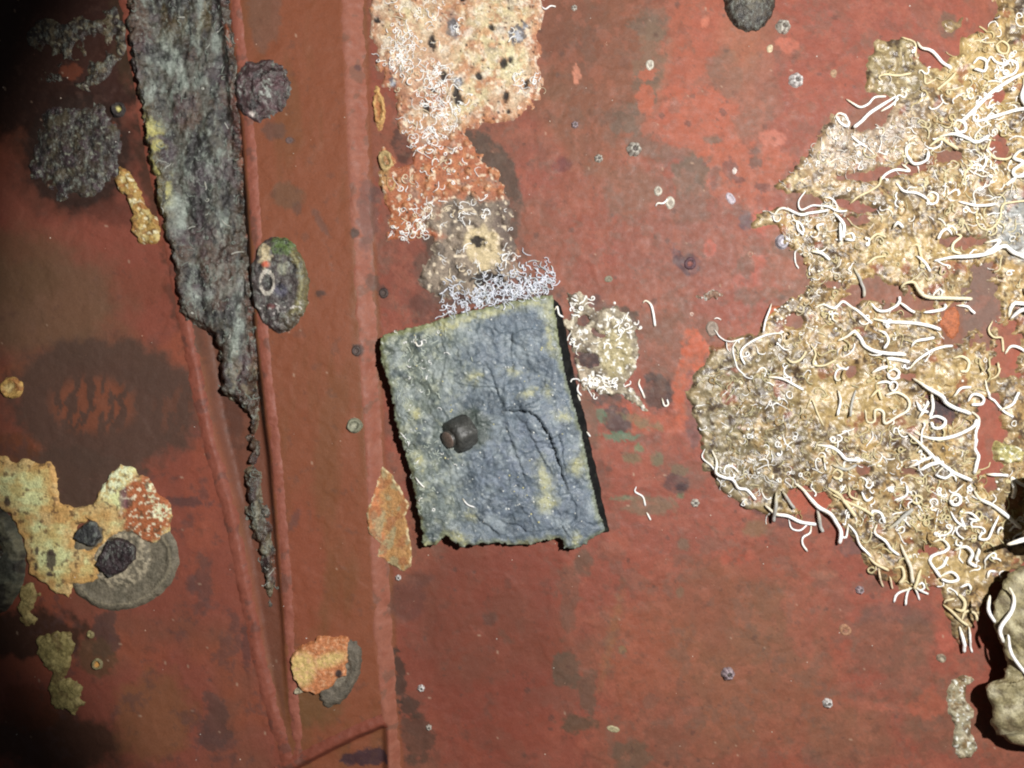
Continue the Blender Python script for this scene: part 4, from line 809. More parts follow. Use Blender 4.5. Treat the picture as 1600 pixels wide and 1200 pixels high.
YEL = [(204, 272), (214, 270), (222, 284), (232, 296), (240, 320), (252, 340), (264, 352), (266, 382), (246, 390), (232, 386), (222, 370), (222, 340), (214, 316), (200, 306), (197, 288)]
lumpy("encrusting_growth", (186, 258, 280, 402), F_poly(YEL, 3, 12, 611, [(211, 326, 4, 6, 0, 1)]), 6, [(164, 132, 74), (150, 100, 56), (188, 172, 116), (120, 88, 52)], "yellow-brown knobbly crust along the left edge of the groove", "marine growth", 613, mat=M_CRUST, specks=(214, 206, 170), sp=.4)

# --- bottom left: yellow and orange coating, crescent shell base, ring at the edge
YOR = [(-90, 715), (0, 718), (10, 712), (24, 712), (32, 722), (44, 716), (60, 716), (78, 722), (92, 720), (100, 728), (106, 744), (104, 762), (110, 785), (136, 788), (160, 784), (170, 762), (180, 748), (192, 732), (205, 724), (222, 724), (232, 738), (246, 744), (256, 764), (274, 776), (282, 800), (280, 820), (266, 836), (252, 844), (236, 838), (222, 824),
       (196, 830), (176, 850), (168, 868), (178, 888), (176, 898), (152, 904), (128, 908), (122, 928), (104, 920), (78, 906), (62, 892), (56, 870), (50, 840), (30, 800), (0, 780), (-90, 760)]
def yor_col(x, y, f, h):
    C = base_col(x, (200, 172, 112)); n1 = fbm(x, y, 44, 5, 621); n2 = fbm(x, y, 14, 4, 623); ns = fbm(x * .5, y * 2, 30, 4, 625)
    lay(C, (214, 204, 148), sst(-.35, .3, n1) * .95)
    edge = np.maximum.reduce([1 - sst(4, 26, f + 8 * n2), sst(0, 12, ell(x, y, 185, 795, 40, 20, 0) + 8 * n2), sst(0, 14, ell(x, y, 100, 800, 50, 24, -12) + 10 * n2), sst(0, 8, ell(x, y, 135, 880, 14, 40, 8) + 8 * n2)])
    lay(C, (184, 112, 58), edge * .6 * (1 - sst(200, 230, x))); lay(C, (196, 146, 84), sst(.1, .5, ns) * .35)
    rr = sst(-4, 10, ell(x, y, 244, 790, 42, 60, 0) + 6 * n2) * sst(200, 214, x + 6 * n2)
    lay(C, (158, 80, 48), rr * .95); lay(C, (110, 78, 84), sst(0, 6, ell(x, y, 212, 776, 12, 20, 0) + 5 * n2) * .8)
    fl = np.maximum.reduce([sst(-2, 3, ell(x, y, 196, 744, 34, 16, -42) + 8 * fbm(x, y, 8, 3, 631)), sst(-2, 3, ell(x, y, 250, 760, 5, 22, -14) + 5 * fbm(x, y, 8, 3, 633)), sst(-2, 3, ell(x, y, 266, 794, 14, 14, 0) + 9 * fbm(x, y, 6, 3, 635)) * .9])
    lay(C, (222, 212, 172), fl * sst(-.3, .0, fbm(x, y, 7, 3, 637)) * .95); lay(C, (226, 206, 176), rr * sst(.42, .5, fbm(x, y, 7, 3, 639)) * .8)
    lay(C, (92, 64, 44), sst(.44, .54, fbm(x, y, 12, 4, 641)) * .75)
    for (cx, cy, rx, ry) in [(27, 781, 5, 7), (97, 868, 8, 16), (94, 890, 5, 4), (74, 854, 3, 6), (72, 880, 3, 6)]: stain(C, x, y, cx, cy, rx, ry, (70, 52, 48), op=.9, soft=2, amp=2)
    C *= (1 + .12 * fbm(x, y, 5, 3, 643))[..., None] * np.array([1.06, 1.22, 1.25]); return np.clip(C, .004, .85)
patch("barnacle_scar", (110, 800, 312, 966), lambda x, y: np.minimum(ell(x, y, 206, 872, 90, 74, -18), 90 - 0 * x) + 2 * fbm(x, y, 18, 4, 651), lambda x, y, f: 3 + 1.8 * sst(3, 9, f) - 1.8 * sst(14, 18, f) + 1.0 * fbm(x, y, 16, 3, 653) + 2.2 * sst(0, 4, ell(x, y, 205, 868, 46, 40, -30)) ,
      lambda x, y, f, h: np.clip(lay(lay(lay(base_col(x, (112, 104, 88)), (92, 86, 72), sst(0, .4, fbm(x, y, 24, 4, 655)) * .7), (168, 156, 132), sst(0, 5, ell(x, y, 205, 868, 50, 44, -30)) * sst(-.2, .2, fbm(x, y, 8, 3, 657)) * .9), (140, 130, 108), (np.abs(f - 12) < 1.3) * .6) * (1 + .14 * fbm(x, y, 6, 3, 659))[..., None], .003, .85), M_CRUST, label="grey crescent shell base under the yellow coating at lower left", cat="barnacle")
patch("coating_patch", (-86, 700, 296, 942), F_poly(YOR, 3.5, 16, 661, [(154, 830, 22, 20, -35, 3)]), lambda x, y, f: 5 + 1.5 * sst(0, 30, f) + .8 * fbm(x, y, 20, 4, 663), yor_col, M_CRUST, step=1.8, rim=3, label="yellow and orange flaking coating at the lower left", cat="coating patch")
def chip(P, t, col, label, seed, cat="chip", name="dark_chip", col2=None):
    P = np.array(P, float); x0, y0 = P.min(0) - 10; x1, y1 = P.max(0) + 10
    return patch(name, (x0, y0, x1, y1), F_poly(P, 1.2, 8, seed), lambda x, y, f: t + .8 * fbm(x, y, 8, 3, seed + 1), flat_disc(col, col2 or tuple(int(c * .7) for c in col), seed + 2), M_DARK, step=1.5, rim=2.5, label=label, cat=cat)
chip([(140, 820), (160, 806), (170, 810), (176, 832), (164, 848), (146, 842), (131, 836)], 10.5, (58, 58, 58), "dark grey five-sided chip in the yellow coating", 671)
chip([(186, 836), (200, 832), (218, 838), (230, 846), (228, 866), (212, 884), (190, 894), (178, 884), (168, 872), (180, 852)], 13.5, (56, 44, 46), "blackish purple scab inside the grey crescent", 675, cat="scab", name="dark_scab")
scar("barnacle", 221, 848, 5, 5, 0, 18, [(190, 186, 180), (160, 156, 150), (220, 218, 210)], "tiny pale ring barnacle on the purple scab", "barnacle", 679, box_pad=8)
lumpy("barnacle_ring", (-90, 760, 70, 980), lambda x, y: ell(x, y, -22, 870, 76, 92, -6) + 2.5 * fbm(x, y, 20, 4, 681), 15, [(92, 92, 78), (66, 66, 58), (112, 108, 88), (50, 44, 40)], "thick grey-green shell base cut by the left picture edge", "barnacle", 683, mat=M_CRUST, specks=None, L=30, step=2, rim=9)
lumpy("encrusting_growth", (-60, 800, 40, 960), lambda x, y: ell(x, y, -10, 876, 34, 62, 0) + 4 * fbm(x, y, 16, 4, 685), 24, [(70, 52, 34), (36, 28, 24), (120, 84, 48), (24, 20, 20)], "dark wet lump inside the shell base at the left edge", "marine growth", 687, L=18, sp=.5)
lumpy("encrusting_growth", (30, 900, 110, 990), F_poly([(44, 908), (60, 904), (74, 918), (70, 936), (60, 950), (72, 962), (60, 976), (44, 968), (40, 944)], 5, 14, 691), 4, [(150, 132, 84), (120, 100, 62), (168, 152, 100)], "yellowish crumbs trailing below the yellow coating", "marine growth", 693, mat=M_CRUST, specks=None)
lumpy("encrusting_growth", (50, 970, 150, 1120), F_poly([(66, 990), (90, 982), (120, 982), (132, 996), (124, 1024), (116, 1050), (140, 1062), (142, 1092), (126, 1108), (100, 1098), (84, 1070), (96, 1040), (70, 1020)], 6, 18, 701), 5, [(146, 132, 84), (124, 112, 68), (160, 146, 96), (110, 92, 56)], "dull yellow crust patch below in the bottom left shade", "marine growth", 703, mat=M_CRUST, specks=None, L=22)
scar("barnacle", 166, 1029, 10, 9, 0, 5, [(130, 122, 88), (110, 100, 72), (196, 142, 72)], "small orange-centred barnacle on the lower left plate", "barnacle", 705)
scar("barnacle", 155, 983, 7, 6, 0, 4, [(146, 134, 92), (120, 108, 74), (150, 140, 96)], "small yellow barnacle spot below the crescent base", "barnacle", 707)
scar("barnacle", 32, 606, 19, 17, 0, 5, [(196, 158, 92), (150, 96, 56), (214, 190, 130)], "round yellow-orange spot on the left plate by the oval stain", "barnacle", 709, hollow=0)

# --- small patch with ring near the bottom weld
scar("barnacle_ring", 536, 1046, 27, 54, 24, 6, [(98, 90, 78), (84, 78, 68), (120, 112, 98)], "grey oval shell base under the small orange patch", "barnacle", 721, hollow=.2, rings=4, box_pad=24)
def so(x, y, f, h):
    C = base_col(x, (176, 112, 72)); lay(C, (196, 172, 110), np.maximum(sst(-6, 6, ell(x, y, 480, 1035, 20, 26, 0)), sst(-5, 5, ell(x, y, 520, 1022, 26, 10, -15))) * .85); lay(C, (206, 158, 120), sst(.2, .4, fbm(x, y, 6, 3, 723)) * .6)
    lay(C, (40, 34, 34), sst(0, 3, ell(x, y, 535, 1043, 7, 8, 0)) * .95); C *= (1 + .16 * fbm(x, y, 5, 3, 725))[..., None]; return np.clip(C, .004, .85)
patch("coating_patch", (446, 976, 572, 1086), F_poly([(462, 1012), (478, 1002), (492, 996), (506, 988), (526, 990), (544, 988), (552, 1010), (546, 1028), (548, 1048), (530, 1056), (520, 1068), (500, 1074), (478, 1070), (468, 1050), (460, 1036)], 3, 12, 731), lambda x, y, f: 8 + 1.2 * fbm(x, y, 9, 4, 733), so, M_CRUST, step=1.6, rim=3, label="small orange and yellow coating patch near the bottom weld", cat="coating patch")
scar("barnacle", 474, 1069, 7, 6, 0, 8, [(176, 166, 140), (140, 130, 108), (190, 180, 150)], "tiny pale barnacle at the foot of the small orange patch", "barnacle", 735, box_pad=8)
# --- orange flake left of block's foot
def fk(x, y, f, h):
    C = base_col(x, (160, 118, 72)); lay(C, (182, 112, 72), sst(-4, 6, 8 - np.abs(x - 588 - .06 * (y - 780)) + 5 * fbm(x, y, 18, 3, 741)) * .8); lay(C, (142, 136, 104), sst(0, .35, fbm(x, y * .6, 20, 4, 743)) * .7); lay(C, (140, 84, 52), sst(.1, .4, fbm(x, y, 24, 4, 745)) * .6)
    lay(C, (206, 192, 152), (1 - sst(1, 4, f)) * sst(-.2, .2, fbm(x, y, 10, 3, 747)) * .9); C *= (1 + .14 * fbm(x, y, 6, 3, 749))[..., None]; return np.clip(C, .004, .85)
patch("coating_flake", (562, 716, 656, 904), F_poly([(598, 728), (606, 734), (620, 752), (632, 774), (640, 790), (634, 806), (638, 830), (644, 860), (642, 886), (630, 893), (612, 884), (600, 874), (590, 868), (594, 848), (578, 830), (575, 800), (582, 780), (590, 752)], 2, 12, 751), lambda x, y, f: 3.2 + .8 * fbm(x, y * .5, 12, 4, 753), fk, M_CRUST, step=1.6, rim=2.5, label="tall orange and tan flake left of the block's lower corner", cat="flake")

# --- shell at the top edge, crusts at the lower right
def limp_col(x, y, f, h):
    C = base_col(x, (62, 56, 48)); u = np.clip(f / 38, 0, 1); lay(C, (104, 98, 82), sst(.3, .9, u + .2 * fbm(x, y, 14, 4, 761)) * .8); lay(C, (44, 40, 38), sst(.1, .4, fbm(x, y, 10, 4, 763)) * .7); C *= (1 + .2 * fbm(x, y, 5, 3, 765))[..., None]; return np.clip(C, .003, .85)
patch("limpet", (1112, -70, 1234, 66), F_ell(1171, -4, 41, 54, 0, 1.6, 9, 767), lambda x, y, f: 3 + 20 * np.clip(f / 40, 0, 1) ** .7 + 1.2 * fbm(x, y, 9, 3, 769), limp_col, M_DARK, step=1.6, rim=3, label="dark brown domed limpet at the top edge of the picture", cat="limpet")
lumpy("encrusting_growth", (1466, 1040, 1552, 1200), F_poly([(1486, 1062), (1500, 1054), (1514, 1056), (1524, 1062), (1510, 1072), (1508, 1090), (1520, 1108), (1514, 1136), (1528, 1168), (1516, 1184), (1500, 1184), (1486, 1166), (1490, 1136), (1480, 1108), (1476, 1082)], 3, 12, 771), 5, [(150, 142, 118), (118, 92, 58), (170, 160, 136), (90, 74, 56)], "pale shiny crust beside the shell at the lower right", "marine growth", 773, mat=M_FILM, sp=.55)
lumpy("encrusting_growth", (1520, 640, 1600, 740), F_poly([(1548, 700), (1556, 690), (1570, 692), (1588, 696), (1600, 706), (1590, 722), (1568, 728), (1552, 718)], 3, 12, 775), 12, [(168, 158, 104), (140, 134, 84), (196, 190, 146)], "yellow-green rounded lump near the right picture edge", "marine growth", 777, mat=M_FILM, sp=.5)
lumpy("encrusting_growth", (1082, 444, 1138, 478), F_poly([(1088, 462), (1100, 458), (1110, 452), (1120, 452), (1128, 460), (1122, 468), (1104, 470), (1092, 468)], 4, 9, 781), 4, [(120, 92, 76), (76, 58, 50), (170, 156, 136)], "small twiggy brown crust left of the orange flake", "marine growth", 783, mat=M_CRUST, L=8)

# ------------------------------------------------------------------ SMALL BARNACLES ON THE RED WALL
def cone_barnacle(cx, cy, r, hgt, label, seed, tilt=0.0, cols=((196, 188, 178), (150, 140, 132)), ecc=1.0):
    """ridged shell cone with a sunken opening"""
    R = random.Random(seed); n = 22
    base = float(surf_h(np.array([float(cx)]), np.array([float(cy)]))[0])
    rings = [(1.0, -1.0), (.94, .18), (.8, .5), (.62, .82), (.5, 1.0), (.40, .98), (.34, .55), (.2, .45)]
    V = []; Cc = []
    ph = R.random() * 6
    for i, (q, hh) in enumerate(rings):
        for k in range(n):
            a = 2 * math.pi * k / n
            wob = 1 + (.05 * math.cos(6 * a + ph) + .03 * math.cos(13 * a)) * (1 if i < 5 else .3) + .03 * (R.random() - .5)
            x = cx + r * q * wob * math.cos(a) + tilt * max(hh, 0) * r; y = cy + r * ecc * q * wob * math.sin(a)
            z = base + (hh * hgt if i else -1.5) + .5 * math.cos(6 * a + ph) * (i in (1, 2, 3))
            V.append(to_world(np.array(x), np.array(y), np.array(z)))
            c = lin(cols[0]) * (1 - .35 * R.random()) if math.cos(6 * a + ph) > -.75 else lin(cols[1]) * (1 - .3 * R.random())
            Cc.append(c if i < 6 else c * .5)
    m = len(rings); fl = []; ct = []
    for i in range(m - 1):
        for k in range(n):
            k2 = (k + 1) % n; fl += [i * n + k, (i + 1) * n + k, (i + 1) * n + k2, i * n + k2]; ct.append(4)
    me = new_mesh("shell_wall", np.array(V), np.array(fl), np.array(ct), np.array(Cc), M_SHELL)
    root = bpy.data.objects.new("barnacle", None); COL.objects.link(root)
    root.location = Vector([float(t) for t in to_world(np.array(float(cx)), np.array(float(cy)), np.array(base))])
    root["label"] = label; root["category"] = "barnacle"; root["group"] = "small barnacles on the red wall"
    under_root(link("shell_wall", me), root)
    V = []; Cc = []
    for k in range(10):
        a = 2 * math.pi * k / 10; V.append(to_world(np.array(cx + tilt * r * .5 + r * .32 * math.cos(a)), np.array(cy + r * ecc * .32 * math.sin(a)), np.array(base + hgt * .5))); Cc.append(lin((54, 46, 44)))
    V.append(to_world(np.array(cx + tilt * r * .5), np.array(float(cy)), np.array(base + hgt * .72))); Cc.append(lin((96, 86, 80)))
    fl = []; ct = []
    for k in range(10): fl += [k, 10, (k + 1) % 10]; ct.append(3)
    under_root(link("opening", new_mesh("opening", np.array(V), np.array(fl), np.array(ct), np.array(Cc), M_SHELL)), root)
    return root
for i, (cx, cy, r, h, lb, col) in enumerate([
    (1223, 42, 12, 9, "grey barnacle cone just right of the dark limpet", 0), (1243, 126, 12, 8, "pale barnacle with a bright middle, upper right of the red wall", 1), (990, 234, 12, 9, "grey-white barnacle cone in the upper middle of the red wall", 0),
    (1137, 1053, 11, 9, "purplish grey barnacle cone on the lower red wall", 2), (1292, 1098, 8, 7, "small white barnacle low on the right of the red wall", 1), (1343, 922, 7, 6, "small grey barnacle under the lower edge of the big growth", 2), (1086, 786, 7, 4, "flat grey barnacle left of the growth's lower edge", 0),
    (935, 248, 7, 5, "small grey barnacle left of the upper middle one", 0), (622, 903, 5, 4, "tiny pale barnacle below the orange and tan flake", 1), (658, 1075, 6, 5, "tiny pale barnacle near the bottom of the long weld", 1), (898, 195, 6, 4, "tiny brownish barnacle right of the top crust's tip", 2),
    (897, 13, 5, 3, "tiny pale barnacle at the top right of the crust", 0), (670, 1136, 5, 4, "tiny grey-green barnacle at the bottom near the weld", 0)]):
    cone_barnacle(cx, cy, r, h, lb, 900 + i, tilt=0.15, cols=[((190, 184, 172), (128, 118, 110)), ((212, 208, 204), (158, 148, 144)), ((168, 150, 154), (112, 96, 104))][col])
def disc(cx, cy, rx, ry, rot, label, seed, cols=((188, 182, 168), (160, 152, 138), (140, 128, 116)), t=2.6, name="barnacle_scar"):
    return scar(name, cx, cy, rx, ry, rot, t, cols, label, "barnacle", seed, amp=.8, hollow=.25, rings=2, box_pad=8, group="flat barnacle bases on the red wall")
disc(1015, 102, 7, 9, 10, "flat grey oval base in the brown stain near the top", 951); disc(1028, 299, 7, 9, 10, "upper of two flat grey discs on the red wall", 953); disc(1047, 317, 8, 11, 8, "lower of two flat grey discs, with a short worm tube", 955)
disc(1142, 310, 7, 11, -32, "tilted smooth grey oval left of the big growth", 957, cols=((178, 168, 174), (160, 150, 158), (170, 160, 166)))
disc(1148, 267, 4, 6, 0, "tiny white oval in the orange paint patch", 959, cols=((206, 192, 186), (190, 176, 170), (200, 190, 180))); disc(1172, 397, 6, 5, 0, "faint thin ring left of the big growth", 961, cols=((150, 116, 100), (150, 120, 104), (132, 84, 72)), t=1.6)
disc(1081, 491, 4, 4, 0, "tiny pale ring below the twiggy crust", 963, cols=((196, 172, 158), (176, 150, 138), (140, 90, 78)), t=1.8)
disc(1112, 514, 11, 13, 0, "round brownish grey disc with a thin tube at the growth's left tip", 965, cols=((140, 126, 114), (128, 112, 100), (134, 120, 108))); disc(951, 436, 8, 6, 0, "pale grey-green spot above the pale crust", 967, cols=((128, 124, 106), (116, 108, 92), (120, 116, 98)), t=1.6)
disc(1203, 76, 5, 8, 20, "small cream chip under the grey barnacle cone", 969, cols=((186, 172, 142), (170, 150, 124), (186, 172, 142))); disc(1302, 115, 6, 8, 10, "small tan oval on the upper right red wall", 971, cols=((150, 122, 96), (140, 110, 88), (146, 118, 92)), t=1.6)
disc(557, 664, 13, 12, -30, "greenish grey barnacle base on the weld left of the block", 973, cols=((128, 128, 108), (90, 88, 74), (150, 148, 128)), t=5)
disc(1320, 984, 12, 9, 40, "small tan crust ring on the lower right wall", 975, cols=((150, 110, 84), (130, 92, 72), (122, 80, 64)), t=2); disc(958, 1139, 12, 6, 12, "pale greenish smear at the bottom of the red wall", 977, cols=((158, 148, 116), (128, 116, 90), (150, 140, 108)), t=1.8); disc(1470, 1028, 9, 7, 30, "pale scab below the growth's lowest tip", 979, cols=((150, 136, 116), (110, 94, 78), (170, 160, 140)), t=3)
disc(560, 549, 8, 9, 0, "dark round scar on the long weld", 981, cols=((74, 62, 58), (66, 54, 50), (84, 68, 62)), t=3); disc(600, 458, 8, 9, 0, "dark disc beside the weld above the block", 983, cols=((70, 58, 54), (60, 48, 46), (78, 64, 58)), t=3); disc(457, 225, 6, 6, 0, "small grey-purple dot on the strip below the purple scar", 985, cols=((98, 78, 74), (88, 68, 64), (92, 72, 68)), t=2)
disc(1078, 412, 10, 11, 0, "dark purple ring on the red wall", 987, cols=((84, 60, 66), (76, 54, 60), (120, 70, 62)), t=2.4); disc(1222, 378, 11, 12, 0, "cluster of silvery bubbles at the growth's left edge", 989, cols=((168, 164, 172), (130, 124, 130), (190, 186, 196)), t=7, name="barnacle")

# ------------------------------------------------------------------ BIG RAISED SHELLS AT THE RIGHT EDGE
def big_shell(outline, lip_h, top_h, foot, cols, label, seed):
    P = np.array(outline, float)
    seg = np.hypot(*np.diff(np.vstack([P, P[:1]]), axis=0).T); L = np.concatenate([[0], np.cumsum(seg)]); n = 150
    u = np.linspace(0, L[-1], n, endpoint=False); Q = np.vstack([P, P[:1]])
    ox = np.interp(u, L, Q[:, 0]); oy = np.interp(u, L, Q[:, 1]); c = np.array([ox.mean(), oy.mean()])
    ox += 2.5 * fbm(ox, oy, 14, 3, seed); oy += 2.5 * fbm(ox, oy, 14, 3, seed + 1)
    prof = [(.62, -4), (.60, lip_h * .3), (.80, lip_h * .62), (.97, lip_h * .86), (1.0, lip_h), (.97, lip_h + 5)] + [(q, lip_h + 5 + (top_h - lip_h) * (1 - q) ** .6) for q in np.linspace(.93, .03, 26)]
    V = []; Cc = []
    for q, hh in prof:
        fx = c[0] + (ox - c[0]) * q + (foot[0] * (q < .97) * (1 - hh / lip_h if hh < lip_h else 0)); fy = c[1] + (oy - c[1]) * q + foot[1] * (1 - hh / lip_h if hh < lip_h else 0)
        z = hh + (7 * fbm(fx, fy, 26, 5, seed + 2, .62) + 2.2 * np.abs(fbm(fx, fy, 9, 3, seed + 12)) + 1.5 * np.sin(q * 40 + 2 * fbm(fx, fy, 40, 2, seed + 5))) * (hh > lip_h * .5)
        V.append(to_world(fx, fy, z))
        C = base_col(fx, cols[0]); lay(C, cols[1], sst(0, .4, fbm(fx, fy, 26, 4, seed + 3)) * .8); lay(C, cols[2], sst(.12, .42, fbm(fx, fy, 18, 4, seed + 4)) * .7)
        C *= (1 + .2 * fbm(fx, fy, 7, 3, seed + 6))[:, None]; Cc.append(np.clip(C, .003, .85))
    V = np.concatenate(V); Cc = np.concatenate(Cc); m = len(prof); i, k = np.meshgrid(np.arange(m - 1), np.arange(n), indexing='ij'); k2 = (k + 1) % n
    F = np.stack([i * n + k, i * n + k2, (i + 1) * n + k2, (i + 1) * n + k], -1).reshape(-1, 4)
    fl = np.concatenate([F.ravel(), (m - 1) * n + np.arange(n)]); ct = np.concatenate([np.full(len(F), 4), [n]])
    me = new_mesh("oyster", V, fl, ct, Cc, M_SHELL)
    return link("oyster", me, label=label, cat="oyster", group="raised oyster shells at the right edge")
def unproj(P, h): return [(800 + (x - 800) * (DIST - h) / DIST, 600 + (y - 600) * (DIST - h) / DIST) for x, y in P]
OY = [(1590, 884), (1578, 894), (1564, 917), (1552, 942), (1551, 972), (1560, 998), (1571, 1015), (1573, 1036), (1567, 1060), (1552, 1064), (1540, 1074), (1542, 1088), (1552, 1106), (1545, 1126), (1558, 1146), (1577, 1160), (1602, 1166), (1660, 1180), (1760, 1150), (1800, 1040), (1760, 930), (1680, 880)]
big_shell(unproj(OY, 40), 40, 64, (30, 6), [(136, 126, 94), (84, 72, 52), (186, 178, 146)], "large pale oyster shell standing off the wall at the lower right edge", 1001)
OY2 = [(1612, 740), (1606, 770), (1604, 800), (1602, 830), (1604, 846), (1620, 856), (1660, 860), (1740, 840), (1760, 780), (1700, 720)]  # unseen stand-in for the thing off frame that shadows the growth
big_shell(unproj(OY2, 58), 58, 74, (60, 0), [(158, 150, 116), (116, 106, 80), (188, 180, 146)], "unseen raised shell just past the right edge, shading the growth", 1003)
OYH = 122

# ------------------------------------------------------------------ WORM TUBES
WHITE = (246, 244, 240); CREAM = (214, 200, 162); GREY = (166, 164, 158)
def catmull(P, step):
    P = np.array(P, float)
    if len(P) < 3: P = np.vstack([P[0], P.mean(0), P[-1]])
    Q = np.vstack([2 * P[0] - P[1], P, 2 * P[-1] - P[-2]]); out = []
    for i in range(1, len(Q) - 2):
        p0, p1, p2, p3 = Q[i - 1:i + 3]; n = max(2, int(math.hypot(*(p2 - p1)) / step))
        t = np.linspace(0, 1, n, endpoint=False)[:, None]
        out.append(.5 * ((2 * p1) + (-p0 + p2) * t + (2 * p0 - 5 * p1 + 4 * p2 - p3) * t * t + (-p0 + 3 * p1 - 3 * p2 + p3) * t ** 3))
    out.append(P[-1:]); return np.concatenate(out)
def tube_arrays(pts, rad, col, sides, seed, tone=None):
    """pts (n,3) in x,y,h ; returns verts, quads, colours"""
    W = to_world(pts[:, 0], pts[:, 1], pts[:, 2]); n = len(W)
    T = np.gradient(W, axis=0); T /= np.linalg.norm(T, axis=1)[:, None] + 1e-12
    N = np.zeros_like(T); v = np.cross(T[0], [0, 1.0, 0.03]); v /= np.linalg.norm(v) + 1e-12
    for i in range(n):
        v = v - T[i] * np.dot(v, T[i]); v /= np.linalg.norm(v) + 1e-12; N[i] = v
    B = np.cross(T, N); a = np.arange(sides) * 2 * math.pi / sides
    R = (rad * S)[:, None, None]
    V = W[:, None, :] + R * (N[:, None, :] * np.cos(a)[None, :, None] + B[:, None, :] * np.sin(a)[None, :, None])
    i, k = np.meshgrid(np.arange(n - 1), np.arange(sides), indexing='ij'); k2 = (k + 1) % sides
    F = np.stack([i * sides + k, i * sides + k2, (i + 1) * sides + k2, (i + 1) * sides + k], -1).reshape(-1, 4)
    C = np.repeat(np.tile(lin(col), (n, 1)), sides, 0)
    t = np.repeat(np.linspace(0, 1, n), sides)
    nz = vn(t * n / 6.0, t * 0 + seed * .37, seed)
    lay(C, CREAM if tone is None else tone, sst(.1, .8, nz) * .3)
    if tone is None and seed % 3: lay(C, (206, 188, 136), (1 - sst(.05, .4, t)) * .5)      # older, stained end of the tube
    C *= (1 + .12 * vn(t * n / 1.6, t * 0 + seed * .11, seed + 3))[:, None]
    return V.reshape(-1, 3), F, np.clip(C, .01, .9)
def worm_pts(P, r, lift, seed, step=3.0, bury=.75, base=None):
    p = catmull(P, step); n = len(p); t = np.linspace(0, 1, n)
    h = surf_h(p[:, 0].copy(), p[:, 1].copy()) if base is None else np.full(n, float(base))
    if base is None and n > 4:
        k = np.ones(5) / 5; h = np.maximum(h, np.convolve(np.pad(h, 2, 'edge'), k, 'valid'))
    R = random.Random(seed); ph = R.random() * 6
    z = h + r * bury + lift * (0.5 + .5 * np.sin(t * (2.2 + 2 * R.random()) + ph)) * np.sin(t * math.pi) ** .5 + lift * .8 * sst(.75, 1, t) * (R.random() > .4)
    rad = r * (0.62 + .38 * sst(0, .35, t)) * (1 + .08 * vn(t * n / 2.2, t * 0, seed))
    rad[0] *= .45; rad[-1] *= .82
    return np.column_stack([p, z]), rad
def tube_mesh(name, V, F, C, sides, n):
    fl = np.concatenate([F.ravel(), np.arange(sides)[::-1], (n - 1) * sides + np.arange(sides)])
    ct = np.concatenate([np.full(len(F), 4), [sides, sides]])
    return new_mesh(name, V, fl, ct, C, M_TUBE)
_ws = [0]
def worm(P, r, lift=5, col=WHITE, label=None, group=None, base=None, name="worm_tube", sides=8, step=3.0):
    _ws[0] += 1; sd = 3000 + _ws[0]
    pts, rad = worm_pts(P, r, lift, sd, step=step, base=base)
    V, F, C = tube_arrays(pts, rad, col, sides, sd)
    c = V.mean(0); me = tube_mesh(name, V - c, F, C, sides, len(pts))
    o = link(name, me, label=label, cat="worm tube", group=group); o.location = c.tolist()
    return o
def Z(ox, oy, s): return lambda pts: [(ox + x / s, oy + y / s) for x, y in pts]
ZA, ZB, ZC = Z(1100, 0, 3.2), Z(1060, 350, 2.963), Z(1060, 700, 2.963)
GA = "white worm tubes in the upper part of the big growth"; GB_ = "white worm tubes in the middle of the big growth"; GC = "white worm tubes along the lower part of the big growth"
LA = "pale worm tube lying in the upper part of the big growth"; LB = "pale worm tube lying in the middle of the big growth"; LC = "pale worm tube lying in the lower part of the big growth"
MARKS = [(1488, 505, "the bright orange flake"), (1585, 350, "the smooth grey area"), (1494, 201, "the closed white ring"), (1487, 779, "the thick flat white ring"), (1470, 677, "the smile-shaped tube"), (1340, 540, "the humped thick tube"), (1545, 690, "the bare red strip"), (1570, 1000, "the oyster shell"), (1370, 275, "the level red gap"),
         (1195, 340, "the finger pointing left"), (1112, 514, "the brown disc"), (1570, 708, "the yellow-green lump"), (1205, 495, "the orange flake at the left edge"), (1500, 990, "the growth's lowest tip"), (1160, 785, "the lower left rim"), (1390, 100, "the topmost lobe"), (1425, 240, "the C-shaped loop"), (1465, 635, "the dark gap"), (1240, 800, "the tubes hanging over red paint"), (1222, 378, "the silvery bubbles")]
USED = set()
def auto_label(P, r, col):
    p = catmull(P, 4); L = np.hypot(*np.diff(p, axis=0).T).sum(); chord = math.hypot(*(p[-1] - p[0])); a = np.unwrap(np.arctan2(*np.diff(p, axis=0).T[::-1])); turn = abs(a[-1] - a[0]); wig = np.abs(np.diff(a)).sum()
    shape = "looped" if turn > 4.6 else "hooked" if turn > 2.4 else "winding" if wig > turn + 1.6 else "curved" if turn > .7 else "straight"
    size = ("long" if L > 60 else "short") + (" thick" if r > 2.9 else " thin" if r < 2 else "")
    c = {WHITE: "white", CREAM: "cream", GREY: "grey"}.get(tuple(col), "whitish" if min(col) > 190 else "tan" if min(col) < 130 else "pale")
    m = p.mean(0); near = sorted(MARKS, key=lambda k: (k[0] - m[0]) ** 2 + (k[1] - m[1]) ** 2)
    for k in near[:5]:
        dx, dy = m[0] - k[0], m[1] - k[1]; d = math.hypot(dx, dy)
        rel = "close by" if d < 22 else ("below" if dy > 0 else "above") if abs(dy) > 1.7 * abs(dx) else ("right of" if dx > 0 else "left of") if abs(dx) > 1.7 * abs(dy) else ("below and " if dy > 0 else "above and ") + ("right of" if dx > 0 else "left of")
        t = f"{size} {shape} {c} tube {rel} {k[2]}"
        if t not in USED: USED.add(t); return t
    k1, k2 = near[:2]; t = f"{size} {shape} {c} tube between {k1[2]} and {k2[2]}"; USED.add(t); return t
